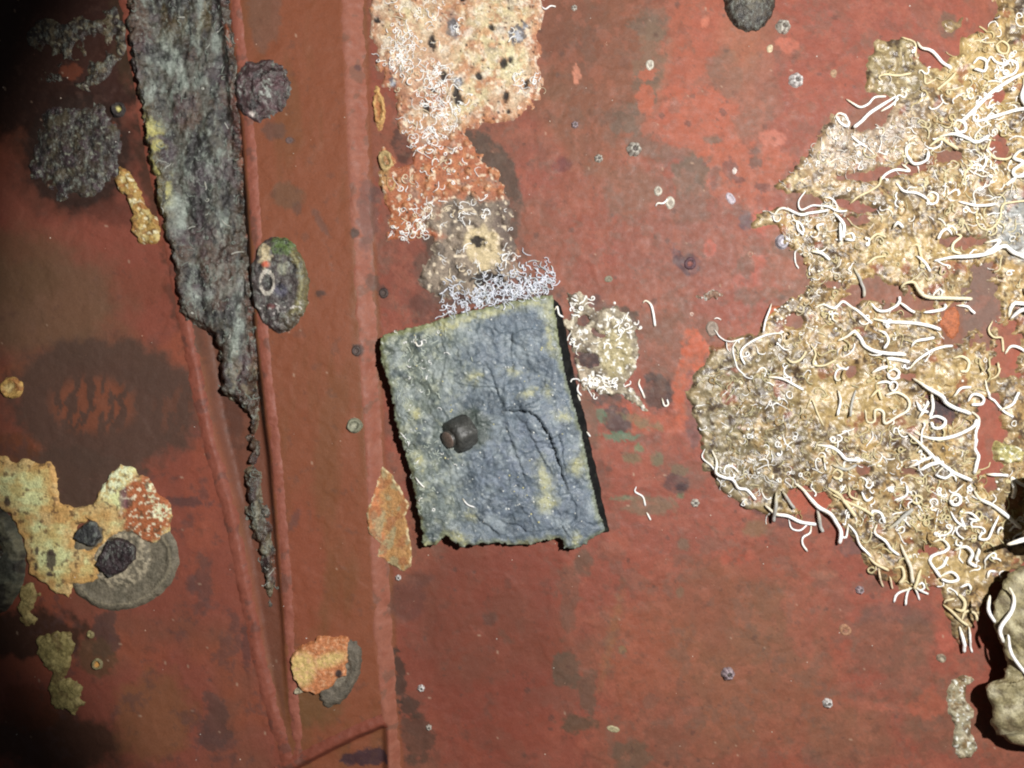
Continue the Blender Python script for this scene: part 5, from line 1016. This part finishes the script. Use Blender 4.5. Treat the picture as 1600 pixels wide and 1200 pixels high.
# traced tubes: (zone points, radius, lift, colour, label)
TA = [
 ([(1060, 212), (1078, 245), (1130, 262), (1180, 312), (1222, 352)], 3.4, 8, WHITE, "bent white tube sloping down past the topmost lobe of the big growth"),
 ([(705, 500), (740, 525), (775, 542), (815, 525), (850, 490), (905, 485)], 2.6, 5, WHITE, "wavy white tube reaching out over the red wall at the growth's upper left"),
 ([(948, 490), (880, 532), (820, 572), (780, 612), (738, 645)], 4.0, 9, WHITE, "thick straight white tube pointing to lower left under the wavy one"),
 ([(1620, 360), (1530, 402), (1450, 452), (1390, 502), (1330, 562), (1278, 612)], 4.6, 12, WHITE, "longest thick white tube slanting in from the upper right edge"),
 ([(1590, 385), (1582, 440), (1565, 500), (1580, 545), (1620, 550)], 4.2, 10, WHITE, "thick white tube hooking along the right edge near the top"),
 ([(1340, 617), (1400, 602), (1470, 582), (1560, 562), (1620, 578)], 4.0, 10, WHITE, "nearly level white tube below the long slanting one"),
 ([(872, 412), (860, 396), (890, 384), (960, 386), (1020, 378)], 2.8, 3, CREAM, None), ([(980, 190), (1030, 215), (1046, 250), (1044, 292)], 2.2, 3, CREAM, None),
 ([(1400, 330), (1415, 295), (1440, 320), (1480, 332), (1520, 310), (1552, 332), (1540, 372), (1500, 392), (1452, 412)], 3.0, 6, WHITE, "white tube bent back on itself like a hairpin near the top right"),
 ([(1230, 642), (1250, 610), (1290, 624), (1292, 660), (1252, 672), (1232, 650)], 3.6, 6, WHITE, "white tube curled into a closed ring above the level gap"),
 ([(1160, 692), (1230, 682), (1300, 702), (1352, 718), (1402, 690)], 3.8, 9, WHITE, "sagging thick white tube right under the closed ring"), ([(1110, 740), (1170, 702), (1210, 725), (1260, 752)], 3.6, 6, CREAM, None),
 ([(1044, 720), (1000, 738), (998, 782), (1040, 822), (1092, 812), (1102, 768)], 3.4, 6, WHITE, "open white loop shaped like the letter C at the growth's upper left"),
 ([(1620, 758), (1560, 765), (1528, 800), (1572, 822), (1528, 860), (1540, 892), (1620, 880)], 3.6, 9, WHITE, "zigzag white tube at the right edge above the grey area"),
 ([(1255, 1015), (1320, 1032), (1390, 1036), (1442, 1025)], 3.2, 8, WHITE, "short straight white tube just left of the grey area"), ([(1350, 1048), (1344, 1108), (1380, 1152), (1432, 1142), (1466, 1090), (1476, 1032), (1520, 1020), (1620, 1008)], 2.4, 5, CREAM, "thin cream tube making a deep U in the grey area"),
 ([(1378, 770), (1396, 810), (1380, 850), (1350, 862)], 2.8, 5, WHITE, None), ([(1308, 800), (1328, 832), (1300, 862), (1288, 895)], 2.6, 5, CREAM, None), ([(1488, 932), (1530, 902), (1592, 870)], 2.8, 5, WHITE, None), ([(985, 822), (1022, 858), (960, 850), (910, 870), (878, 902)], 3.0, 5, WHITE, None),
 ([(948, 918), (990, 960), (1050, 975), (1096, 1000)], 3.0, 5, WHITE, "white tube crossing the red gap and ending in a small loop"), ([(1098, 992), (1120, 968), (1152, 980), (1152, 1015), (1115, 1026), (1098, 1000)], 2.6, 5, WHITE, None), ([(725, 1022), (760, 990), (820, 960), (862, 930), (880, 888)], 2.6, 4, CREAM, None),
 ([(502, 958), (470, 1010), (482, 1052), (540, 1030), (600, 1040), (662, 1062), (702, 1060)], 2.2, 5, WHITE, "thin wavy white tube across the growth's leftmost upper finger"), ([(338, 1085), (370, 1050), (420, 1052), (470, 1082), (520, 1070), (605, 1060)], 3.2, 6, WHITE, "thick white tube along the finger that points left"), ([(585, 990), (640, 1000), (656, 1040), (640, 1062)], 2.2, 4, WHITE, None),
 ([(640, 1075), (672, 1105), (690, 1140), (682, 1195)], 3.6, 8, WHITE, None), ([(430, 1100), (470, 1120), (492, 1160), (470, 1172)], 2.4, 4, WHITE, None), ([(640, 600), (670, 570), (705, 590), (708, 640), (668, 625), (650, 590)], 2.8, 4, WHITE, None), ([(725, 690), (760, 712), (805, 742)], 2.6, 4, WHITE, None), ([(1085, 380), (1090, 430), (1120, 420), (1140, 410)], 2.2, 4, CREAM, None),
 ([(1250, 365), (1215, 405), (1150, 460)], 3.0, 6, CREAM, None), ([(1330, 330), (1360, 300), (1395, 320), (1380, 370), (1330, 360)], 3.2, 5, WHITE, None), ([(1310, 235), (1345, 215), (1400, 225), (1445, 222)], 1.6, 3, CREAM, None), ([(1440, 240), (1475, 215), (1510, 235), (1500, 275), (1460, 270), (1440, 240)], 2.4, 4, CREAM, None), ([(1420, 700), (1412, 750), (1440, 790), (1500, 800), (1530, 785)], 2.8, 5, CREAM, None), ([(880, 560), (930, 530), (960, 500)], 2.6, 6, WHITE, None)]
TB = [
 ([(428, 368), (410, 412), (392, 460), (384, 502)], 2.2, 6, WHITE, "thin straight white tube crossing the orange flake at the left edge"), ([(162, 488), (190, 525), (232, 546), (292, 530)], 1.6, 3, WHITE, "thin tube running from the brown disc into the growth"), ([(160, 442), (175, 436), (195, 444)], 1.4, 3, WHITE, None),
 ([(472, 545), (466, 510), (400, 515), (330, 545), (285, 580), (278, 612), (296, 652)], 2.3, 5, WHITE, "long thin white tube arching along the growth's upper left shoulder"), ([(270, 535), (245, 570), (250, 620), (265, 670), (302, 702)], 1.7, 3, WHITE, None),
 ([(728, 542), (770, 522), (800, 500), (826, 530), (852, 570), (920, 596), (1032, 606)], 4.2, 9, WHITE, "thick white tube humped over a dark gap in the middle of the growth"), ([(618, 392), (660, 375), (710, 392), (756, 360), (800, 390), (842, 422), (886, 462)], 3.0, 7, WHITE, "wavy white tube left of the long level one in mid growth"),
 ([(878, 368), (910, 402), (960, 402), (1010, 365), (1012, 338)], 3.2, 7, WHITE, None), ([(1010, 360), (1050, 392), (1082, 412)], 3.2, 7, WHITE, None), ([(1020, 302), (1030, 280), (1070, 275), (1092, 310), (1130, 340), (1210, 346), (1342, 350)], 4.2, 10, (224, 214, 186), "thick cream tube arched at one end and pointing right"), ([(1120, 412), (1170, 406), (1216, 395), (1218, 374)], 3.6, 8, WHITE, None),
 ([(888, 440), (960, 455), (1060, 460), (1130, 472), (1192, 492)], 4.0, 8, WHITE, "long nearly level white tube left of the orange flake"), ([(905, 495), (940, 510), (952, 550), (934, 577)], 3.4, 7, WHITE, None), ([(1065, 572), (1080, 545), (1130, 535), (1165, 528)], 3.4, 7, WHITE, None), ([(1055, 672), (1090, 630), (1150, 590), (1210, 570), (1262, 565)], 3.2, 7, WHITE, "slanting white tube below the orange flake"),
 ([(1280, 378), (1330, 385), (1362, 416)], 3.0, 7, WHITE, None), ([(1168, 176), (1250, 160), (1340, 156), (1420, 140), (1480, 110), (1540, 140), (1640, 185)], 4.6, 12, WHITE, "very thick white tube crossing to the right edge under the grey area"), ([(1408, 90), (1470, 80), (1445, 112), (1398, 142)], 3.6, 8, WHITE, None), ([(1275, 50), (1300, 60), (1265, 92), (1258, 126), (1292, 142)], 3.2, 6, (226, 216, 184), None),
 ([(1255, 55), (1235, 28), (1205, 40), (1185, 75)], 3.4, 7, WHITE, None), ([(1258, 622), (1300, 614), (1336, 640), (1322, 680), (1288, 682)], 3.4, 7, (226, 216, 184), "cream tube curved like a hook in the tan film"), ([(1080, 715), (1130, 756), (1190, 792), (1240, 836), (1334, 878)], 4.6, 11, WHITE, "thick white tube slanting down beside the dark gap"), ([(1328, 822), (1350, 788), (1392, 800), (1392, 832), (1342, 836)], 3.4, 7, WHITE, "white loop like a letter O at the slanting tube's lower end"),
 ([(1255, 802), (1290, 762), (1342, 755)], 3.0, 7, WHITE, None), ([(1078, 960), (1130, 986), (1200, 992), (1270, 976), (1332, 940), (1356, 904)], 4.0, 10, WHITE, "long white tube curved like a smile below the dark gap"), ([(1148, 900), (1190, 890), (1228, 910), (1202, 942), (1162, 940), (1150, 915)], 3.6, 7, WHITE, "white ring inside the dark gap above the smile-shaped tube"), ([(1340, 868), (1382, 902), (1370, 960), (1360, 1020), (1376, 1070), (1360, 1110), (1354, 1152)], 4.0, 10, WHITE, "tall wavy white tube standing over the red strip at the right"),
 ([(850, 858), (868, 915), (900, 912), (898, 862), (930, 866), (946, 922), (1000, 890), (1050, 860), (1052, 812), (1000, 780), (948, 792)], 3.2, 6, (228, 220, 198), "long white tube wound in several bends left of the dark gap"), ([(868, 802), (910, 770), (922, 812)], 3.0, 6, CREAM, None), ([(1160, 778), (1172, 850), (1160, 895)], 3.6, 7, WHITE, None), ([(1052, 968), (1100, 1020), (1152, 1066), (1202, 1106), (1262, 1150), (1334, 1182)], 4.4, 10, WHITE, "thick white tube slanting down to the right in the lower middle"),
 ([(1098, 1142), (1150, 1112), (1212, 1100)], 4.4, 9, WHITE, None), ([(1190, 1150), (1222, 1120), (1245, 1150), (1215, 1172), (1180, 1160)], 3.0, 6, WHITE, None), ([(408, 708), (470, 715), (520, 740), (572, 768)], 2.8, 5, WHITE, None), ([(490, 620), (520, 642), (560, 625), (582, 590)], 2.8, 5, CREAM, None), ([(602, 560), (622, 602), (610, 650), (662, 656), (722, 630)], 2.4, 4, CREAM, None),
 ([(730, 768), (736, 830), (725, 885)], 2.8, 9, WHITE, None), ([(812, 768), (792, 830), (780, 890)], 2.8, 9, GREY, None), ([(628, 1020), (700, 1032), (740, 1060), (762, 1086), (815, 1090)], 3.8, 8, WHITE, None), ([(588, 852), (610, 810), (632, 870), (662, 932)], 2.0, 4, CREAM, None), ([(120, 1040), (108, 1080), (150, 1120), (162, 1145)], 1.8, 4, WHITE, None),
 ([(1410, 720), (1422, 790), (1462, 822), (1502, 870), (1532, 892)], 2.8, 6, WHITE, None), ([(1480, 862), (1532, 832), (1552, 778)], 3.2, 7, WHITE, None), ([(1452, 448), (1430, 490), (1452, 525), (1492, 530), (1502, 592)], 2.4, 5, CREAM, "thin cream tube hanging in the reddish strip near the right edge"), ([(1510, 602), (1532, 568), (1565, 572), (1610, 600)], 3.2, 7, WHITE, None), ([(1518, 432), (1530, 375), (1560, 372), (1620, 380)], 4.6, 12, WHITE, "thick bright tube bent square at the right edge"), ([(1530, 440), (1570, 400), (1620, 430)], 4.6, 12, WHITE, None), ([(1580, 300), (1590, 330), (1620, 340)], 4.4, 10, WHITE, None),
 ([(1430, 722), (1462, 700), (1472, 642)], 2.4, 5, CREAM, None), ([(740, -5), (736, 85)], 3.2, 9, WHITE, "short upright white stick in the red gap"), ([(758, 58), (790, 48), (796, 80), (758, 78)], 2.8, 5, WHITE, None), ([(985, 25), (1000, 0), (1030, 20)], 3.6, 6, WHITE, None), ([(860, 90), (910, 50), (950, 65)], 3.0, 6, CREAM, None), ([(600, 130), (650, 140), (690, 170)], 3.6, 7, WHITE, None), ([(640, 40), (630, 15), (660, 5)], 2.8, 5, WHITE, None), ([(540, -5), (548, 30), (570, 55)], 3.0, 6, WHITE, None), ([(935, 640), (960, 625), (1010, 630), (1050, 640)], 4.2, 8, WHITE, None), ([(880, 690), (920, 670), (990, 655)], 4.0, 8, WHITE, None), ([(960, 690), (985, 670), (1008, 690), (990, 718), (965, 712), (960, 690)], 3.4, 6, WHITE, None), ([(900, 740), (950, 730), (975, 745)], 3.0, 6, WHITE, None),
 ([(1060, 110), (1095, 100), (1110, 140), (1110, 185)], 3.0, 6, CREAM, None), ([(1090, 150), (1130, 190), (1150, 225)], 3.2, 7, WHITE, None), ([(960, 150), (900, 160), (860, 190)], 2.8, 5, CREAM, None), ([(800, 205), (830, 260), (850, 300), (850, 340)], 3.4, 7, GREY, None), ([(1090, 820), (1110, 860), (1150, 870)], 3.6, 8, WHITE, None), ([(1100, 900), (1130, 850), (1140, 820)], 3.4, 8, WHITE, None)]
TC = [
 ([(150, 8), (170, 60), (165, 110), (200, 132), (240, 142), (270, 182), (312, 192), (352, 238)], 3.4, 6, WHITE, "winding white tube along the growth's lower left edge"), ([(200, 112), (214, 80), (246, 85), (268, 108)], 2.6, 5, WHITE, None), ([(530, 160), (570, 190), (602, 230), (640, 270), (690, 300), (722, 342), (742, 382), (736, 438)], 4.6, 11, WHITE, "thick white tube hanging out over the red wall at the lower edge"), ([(390, 260), (440, 300), (500, 312), (560, 340), (632, 352)], 4.0, 8, WHITE, "thick white tube lying along the lower left rim of the growth"),
 ([(508, 330), (520, 370), (560, 380), (592, 355)], 2.0, 4, WHITE, None), ([(612, 350), (606, 390), (572, 412), (570, 442), (592, 475)], 2.4, 4, WHITE, "thin white tube curling down onto bare red paint"), ([(780, 352), (772, 412), (738, 402)], 2.6, 5, WHITE, None), ([(778, 348), (812, 392), (832, 442), (884, 502)], 2.8, 6, WHITE, "white tube slanting down across the dark smear at the lower edge"),
 ([(442, 200), (432, 262), (430, 335)], 4.0, 16, GREY, "dark grey tube sticking out at the lower left rim"), ([(470, 195), (500, 240), (524, 275)], 3.6, 12, GREY, None), ([(636, 285), (645, 330), (660, 385)], 4.2, 14, GREY, "grey broken tube with pale tip over the red wall"), ([(680, 180), (730, 212), (770, 262), (802, 312)], 4.2, 9, CREAM, None), ([(700, 210), (780, 250), (850, 282), (892, 312)], 3.4, 7, CREAM, None), ([(890, 332), (888, 290), (930, 300), (942, 342)], 3.4, 7, WHITE, None), ([(912, 350), (900, 390), (940, 422), (970, 462), (1012, 492)], 3.2, 7, WHITE, None),
 ([(960, 372), (1010, 332), (1072, 278)], 4.2, 10, GREY, "straight grey-white tube slanting up to the right in the lower growth"), ([(1020, 440), (1040, 500), (1060, 552), (1066, 615)], 4.0, 10, (214, 206, 188), None), ([(1112, 555), (1095, 600), (1075, 645)], 3.6, 8, CREAM, None), ([(1075, 640), (1010, 675), (994, 712)], 2.6, 6, WHITE, None), ([(1062, 640), (1050, 690), (1044, 724)], 2.6, 6, WHITE, None), ([(1085, 645), (1105, 680), (1112, 702)], 2.4, 6, WHITE, None), ([(1085, 640), (1120, 660), (1150, 672)], 2.6, 6, WHITE, None), ([(1093, 632), (1112, 616), (1124, 638), (1108, 655), (1093, 640)], 2.4, 5, WHITE, None), ([(914, 548), (920, 592), (946, 642)], 2.4, 6, (220, 200, 170), None), ([(968, 588), (986, 648)], 2.4, 6, (220, 200, 170), None), ([(870, 500), (900, 530), (960, 560)], 3.0, 5, CREAM, None), ([(985, 550), (1020, 545), (1030, 590), (1010, 620)], 3.6, 6, CREAM, None),
 ([(1240, 236), (1252, 213), (1278, 213), (1290, 236), (1276, 258), (1252, 257), (1240, 236)], 4.0, 5, WHITE, "thick bright white ring lying flat in the lower growth"), ([(1250, 290), (1270, 332), (1306, 356), (1290, 300), (1302, 288)], 2.8, 6, WHITE, None), ([(1300, 300), (1340, 298), (1372, 332), (1330, 322)], 2.8, 6, WHITE, None), ([(1355, 195), (1380, 232), (1440, 262), (1502, 312), (1556, 362)], 4.4, 11, WHITE, "thick white tube slanting down to the shadow at the right"), ([(1466, 308), (1440, 360), (1412, 412), (1370, 412), (1382, 380)], 2.8, 7, WHITE, "white tube ending in a small hook left of the dark shadow"),
 ([(1418, 120), (1502, 123)], 3.6, 10, WHITE, "short level white stick under the red strip"), ([(1525, 128), (1532, 190), (1520, 225)], 4.2, 10, WHITE, None), ([(1528, 130), (1560, 160), (1590, 175)], 3.8, 9, WHITE, None), ([(1170, 432), (1210, 420), (1242, 460), (1190, 490), (1150, 512), (1180, 562), (1198, 592)], 3.6, 8, WHITE, "white tube folded like a question mark in the lower growth"), ([(1268, 470), (1310, 450), (1342, 482), (1332, 522), (1362, 542)], 4.0, 9, WHITE, None), ([(1372, 458), (1364, 515)], 4.0, 9, WHITE, None), ([(1200, 592), (1250, 568), (1278, 600), (1240, 612), (1202, 600)], 3.4, 8, WHITE, "white teardrop loop near the growth's lowest tip"), ([(1418, 602), (1430, 570), (1458, 568)], 2.8, 6, WHITE, None),
 ([(1222, 720), (1230, 700), (1262, 690)], 2.6, 5, CREAM, None), ([(1262, 735), (1292, 740), (1304, 702), (1280, 670)], 4.0, 7, CREAM, "thick cream tube curled at the growth's lowest tip"), ([(1220, 722), (1250, 750), (1290, 790), (1322, 812)], 3.2, 6, CREAM, None), ([(1300, 792), (1320, 750), (1360, 760), (1366, 792)], 3.0, 6, CREAM, None), ([(1286, 818), (1300, 870), (1310, 938)], 4.0, 8, WHITE, "lowest thick white tube hanging from the growth's tip"), ([(1330, 818), (1336, 880), (1356, 944)], 2.6, 7, WHITE, None), ([(990, 240), (1040, 215), (1040, 170)], 2.8, 6, WHITE, None), ([(1070, 240), (1085, 215), (1110, 230), (1095, 255), (1072, 245)], 3.0, 5, CREAM, None), ([(700, 120), (722, 96), (745, 115), (730, 140), (705, 130)], 3.0, 5, CREAM, None), ([(640, 45), (660, 35), (665, 65)], 2.8, 5, CREAM, None), ([(700, 75), (760, 95), (810, 75)], 3.6, 7, GREY, None), ([(780, 170), (790, 220), (830, 240)], 2.6, 5, CREAM, None), ([(840, 200), (860, 240), (890, 225)], 3.0, 6, WHITE, None), ([(1060, 90), (1110, 60), (1150, 40)], 3.6, 8, WHITE, None), ([(1180, 560), (1215, 540), (1235, 500)], 3.4, 8, WHITE, None), ([(1290, 640), (1330, 625), (1335, 650)], 2.8, 6, WHITE, None)]
for zone, T, G, Lb in ((ZA, TA, GA, LA), (ZB, TB, GB_, LB), (ZC, TC, GC, LC)):
    for P, r, lift, col, lb in T:
        worm(zone(P), r * .70, lift * .55, col, lb or auto_label(zone(P), r, col), G)
# tubes on the raised oyster
for P, r, lb in [([(1460, 690), (1452, 760), (1482, 815)], 4.2, "thick white tube on the oyster shell's left rim"), ([(1540, 648), (1562, 700), (1550, 762), (1498, 840), (1512, 902)], 4.6, "white tube snaking down the face of the oyster shell"), ([(1535, 868), (1550, 960), (1640, 1080)], 4.2, "lower white tube running off the oyster shell to the right")]:
    worm(unproj(ZC(P), 62), r * .62, 2, WHITE, lb, "white worm tubes on the oyster shell", base=50 if lb.startswith("thick") else 55)
worm(unproj([(1574, 851), (1590, 846), (1625, 836)], 64), 3.6, 2, WHITE, "bright white tube poking out of the shadow above the oyster shell", "white worm tubes on the oyster shell", base=60)
# single small worms on bare paint
for P, r, lb in [([(1004, 474), (1008, 470), (1016, 476), (1020, 490), (1023, 510)], 2.0, "lone thin white worm tube on the red wall right of the pale crust"), ([(1024, 323), (1027, 318), (1036, 318), (1042, 312)], 1.6, "tiny white worm tube joined to the lower grey disc"), ([(1000, 592), (998, 600), (1003, 612), (1007, 622)], 1.6, "thin white worm tube on the dark round scar"), ([(1034, 622), (1038, 634), (1044, 632), (1042, 624)], 1.5, "white curl like a figure six on the dark round scar"),
                 ([(994, 760), (992, 768), (1004, 776), (1008, 790)], 1.5, "thin white worm tube between the green smears"), ([(1010, 800), (1016, 812)], 1.5, "tiny white worm tube below the green smears"), ([(866, 486), (870, 480), (873, 492), (880, 496)], 1.5, "white curl on the black rubber near the block's top corner"), ([(904, 600), (902, 610), (908, 618)], 1.5, "tiny white worm tube on the black rubber strip"), ([(902, 616), (906, 626)], 1.4, "short white worm tube low on the black rubber strip"), ([(916, 674), (922, 682)], 1.4, "white fleck of tube at the rubber strip's edge"),
                 ([(846, 12), (852, 16), (860, 11), (868, 12)], 1.3, "tiny zigzag white worm at the top edge right of the crust"), ([(652, 534), (656, 542), (662, 540), (662, 534)], 1.4, "tiny white curl near the block's top left corner"), ([(724, 775), (732, 784), (742, 788)], 1.2, "tiny white worm tube on the block's lower half"), ([(652, 742), (660, 752), (666, 758)], 1.2, "tiny white worm tube on the block's left side")]:
    worm(P, r, 1.5, WHITE, lb, "single small worm tubes", sides=6, step=2.0)

# random small tubes: the larger ones as things, the rest of each tangle as one mass
def wander(R, x, y, L, step, curl, ang=None):
    a = R.random() * 6.283 if ang is None else ang; k = R.gauss(0, curl); P = [(x, y)]; d = 0
    while d < L:
        if R.random() < .22: k = R.gauss(0, curl)
        k += R.gauss(0, curl * .18); a += k * step; x += math.cos(a) * step; y += math.sin(a) * step; d += step; P.append((x, y))
    return P
class Mass:
    def __init__(s): s.V = []; s.F = []; s.C = []; s.n = 0
    def add(s, P, r, lift, col, seed, sides=5, step=2.6, tone=None):
        pts, rad = worm_pts(P, r, lift, seed, step=step, bury=.4); V, F, C = tube_arrays(pts, rad, col, sides, seed, tone)
        s.V.append(V); s.F.append(F + s.n); s.C.append(C); s.n += len(V)
    def blob(s, x, y, r, col, R):
        h = float(surf_h(np.array([x]), np.array([y]))[0]); V = []
        for (dz, q) in ((-.2, 1), (.5, .85), (.9, .4)):
            for k in range(6): V.append(to_world(np.array(x + r * q * math.cos(k * 1.047 + x)), np.array(y + r * q * math.sin(k * 1.047 + x)), np.array(h + dz * r)))
        i, k = np.meshgrid(np.arange(2), np.arange(6), indexing='ij'); F = np.stack([i * 6 + k, (i + 1) * 6 + k, (i + 1) * 6 + (k + 1) % 6, i * 6 + (k + 1) % 6], -1).reshape(-1, 4)
        F = np.concatenate([F, [[12, 17, 14, 13], [14, 17, 16, 15]]])
        s.V.append(np.array(V)); s.F.append(F + s.n); s.C.append(np.tile(lin(col) * (.8 + .3 * R.random()), (18, 1)).clip(0, .86)); s.n += 18
    def build(s, name, label, cat):
        F = np.concatenate(s.F); me = new_mesh(name, np.concatenate(s.V), F.ravel(), np.full(len(F), 4), np.concatenate(s.C), M_TUBE)
        return link(name, me, kind="stuff", label=label, cat=cat)
R = random.Random(77)
# --- right growth
mass = Mass(); nobj = 0
DENS = [(1340, 225, 120, 60, 420, (222, 214, 204), .4, .9), (1180, 650, 100, 120, 300, (190, 180, 142), .5, 1.2), (1350, 560, 130, 160, 380, (204, 188, 142), .5, 1.5), (1480, 800, 120, 140, 420, (212, 198, 152), .5, 1.6), (1490, 300, 130, 150, 460, (216, 204, 164), .5, 1.6), (1520, 120, 90, 100, 200, (210, 192, 142), .5, 1.5), (1250, 350, 70, 50, 110, (226, 220, 210), .5, 1.3), (1330, 760, 140, 90, 300, (206, 194, 156), .5, 1.5), (1160, 735, 60, 40, 110, (224, 220, 214), .5, 1.0), (1270, 430, 60, 60, 120, (208, 196, 166), .5, 1.3), (1545, 210, 60, 150, 260, (246, 242, 234), .5, 1.5)]  # last entry: extra white tubes added to imitate bright haze at upper right
for (cx, cy, rx, ry, n, col, r0, r1) in DENS:
    for i in range(int(n * .72)):
        x = R.gauss(cx, rx * .55); y = R.gauss(cy, ry * .55)
        if x > 1640 or inside(big_field, x, y) < 2: continue
        if R.random() < .75 and any(((x - a) / b) ** 2 + ((y - c_) / d) ** 2 < 1 for a, b, c_, d in ((1320, 85, 625, 44), (1490, 46, 585, 32), (1420, 62, 395, 26), (1500, 52, 100, 34), (1480, 52, 880, 30))): continue
        r = r0 + (r1 - r0) * R.random() ** 1.8; P = wander(R, x, y, r * R.uniform(10, 34), 2.4, .17 if R.random() < .6 else .40)
        c = tuple(int(v * .9) for v in col) if R.random() < .55 else (WHITE if R.random() < .7 else (146, 120, 78))
        _ws[0] += 1
        if r > 1.3 and nobj < 60:
            nobj += 1; worm(P, r, 4, c, auto_label(P, r, c), "small worm tubes in the big growth", sides=6)
        else: mass.add(P, r, 1.8, c, 5000 + _ws[0])
for i in range(420):
    cx, cy, rx, ry = R.choice([(1280, 500, 60, 40), (1240, 400, 50, 60), (1350, 230, 100, 60), (1480, 400, 110, 300), (1200, 650, 100, 110), (1450, 800, 120, 120), (1235, 470, 40, 30), (1480, 75, 30, 15)])
    x = R.gauss(cx, rx * .6); y = R.gauss(cy, ry * .6)
    if x < 1620 and inside(big_field, x, y) > 0: mass.blob(x, y, R.uniform(.9, 2.4), (236, 232, 222) if R.random() < .75 else (206, 188, 136), R)
mass.build("worm_tube_tangle", "fine tangle of thin worm tubes covering the big growth", "worm tubes")
# --- thin white worms over the top crust, densest right above the block
mass = Mass(); nobj = 0
SP = [(632, 75, 30, 50, 110), (625, 95, 14, 16, 30), (680, 130, 24, 26, 70), (690, 165, 28, 28, 70), (672, 215, 36, 28, 80), (690, 270, 40, 30, 26), (655, 340, 20, 34, 60), (640, 365, 28, 12, 24), (735, 335, 36, 20, 26), (815, 130, 10, 26, 14), (842, 125, 8, 10, 8), (680, 20, 20, 14, 8), (716, 44, 8, 8, 4), (806, 56, 6, 8, 4), (720, 410, 30, 20, 20), (790, 405, 18, 14, 16)]
for (cx, cy, rx, ry, n) in SP:
    for i in range(n):
        x = R.gauss(cx, rx * .7); y = R.gauss(cy, ry * .7)
        if inside(top_field, x, y) < 0: continue
        r = R.uniform(.35, .95); P = wander(R, x, y, R.uniform(6, 26), 1.8, .34); _ws[0] += 1
        c = WHITE if R.random() < .8 else (214, 196, 166)
        if r > .8 and nobj < 40: nobj += 1; worm(P, r, 1.6, c, "thin white worm curl on the orange crust above the block", "thin worm curls on the top crust", sides=5, step=2)
        else: mass.add(P, r, 1.6, c, 7000 + _ws[0], step=1.8, tone=(226, 216, 206))
mass.build("worm_curls", "many thin white worm curls scattered over the orange top crust", "worm tubes")
mass = Mass(); nobj = 0
for i in range(340):
    u = R.random(); x = 692 + 170 * u ** .9; yb = 498 - 40 * (x - 692) / 170; y = yb - abs(R.gauss(0, 24)) - 4
    if x < 700 and R.random() < .5: continue
    r = R.uniform(.4, 1.0); P = wander(R, x, y, R.uniform(7, 22), 1.8, .30, ang=math.pi / 2 + R.gauss(0, .7)); _ws[0] += 1
    c = (220, 224, 234) if R.random() < .8 else (180, 186, 190)
    if r > .82 and nobj < 60: nobj += 1; worm(P, r, 3.0, c, "thin bluish white worm tube in the fringe along the block's top edge", "fringe of worm tubes on the block's top edge", sides=5, step=2)
    else: mass.add(P, r, 3.0, c, 9000 + _ws[0], step=1.8, tone=(196, 202, 214))
mass.build("worm_fringe", "dense fringe of bluish white worm tubes above the block's top edge", "worm tubes")
# --- worms on the pale crust, on the block and in the groove
mass = Mass()
for (cx, cy, rx, ry, n) in [(945, 600, 26, 8, 26), (915, 595, 14, 12, 12), (905, 475, 8, 16, 12), (960, 520, 26, 26, 20), (900, 540, 8, 22, 10)]:
    for i in range(n):
        x = R.gauss(cx, rx * .6); y = R.gauss(cy, ry * .6); _ws[0] += 1; mass.add(wander(R, x, y, R.uniform(8, 22), 2.0, .34), R.uniform(.8, 1.5), 1.6, WHITE, 11000 + _ws[0], step=1.8)
mass.build("worm_curls", "small white worm curls on the pale crust right of the block", "worm tubes")
mass = Mass()
for i in range(150):
    x = R.gauss(655, 32); y = R.uniform(520, 800)
    if inside(block_field, x, y) < 4: continue
    _ws[0] += 1; mass.add(wander(R, x, y, R.uniform(5, 14), 1.8, .4), R.uniform(.5, .9), .8, (176, 184, 172) if R.random() < .8 else WHITE, 12000 + _ws[0], step=1.6, tone=(150, 158, 140))
for i in range(130):
    x = R.uniform(610, 930); y = R.uniform(475, 845)
    if inside(block_field, x, y) > 5: mass.blob(x, y, R.uniform(.7, 1.9), (206, 208, 204) if R.random() < .7 else (196, 190, 140), R)
mass.build("worm_curls", "tiny pale curls and specks over the face of the grey block", "worm tubes")
mass = Mass()
for i in range(200):
    y = R.uniform(0, 930); x = R.uniform(float(gl(y)) + 8, float(gr(y)) - 2)
    if inside(grv_field, x, y) < 2: continue
    _ws[0] += 1; mass.add(wander(R, x, y, R.uniform(5, 15), 1.8, .35, ang=math.pi / 2 + R.gauss(0, .6)), R.uniform(.5, 1.0), 1.2, (116, 122, 114) if R.random() < .8 else (176, 176, 166), 13000 + _ws[0], step=1.6, tone=(120, 126, 116))
mass.build("worm_curls", "short grey worm tubes in the dark crust of the left groove", "worm tubes")
# --- loose pale specks on the paint
mass = Mass()
for i in range(150):
    x = R.uniform(10, 1500); y = R.uniform(5, 1195)
    mass.blob(x, y, R.uniform(.4, 1.2), R.choice([(206, 186, 168), (188, 150, 128), (214, 208, 198)]), R)
mass.build("pale_specks", "tiny pale specks scattered over the red paint", "specks")
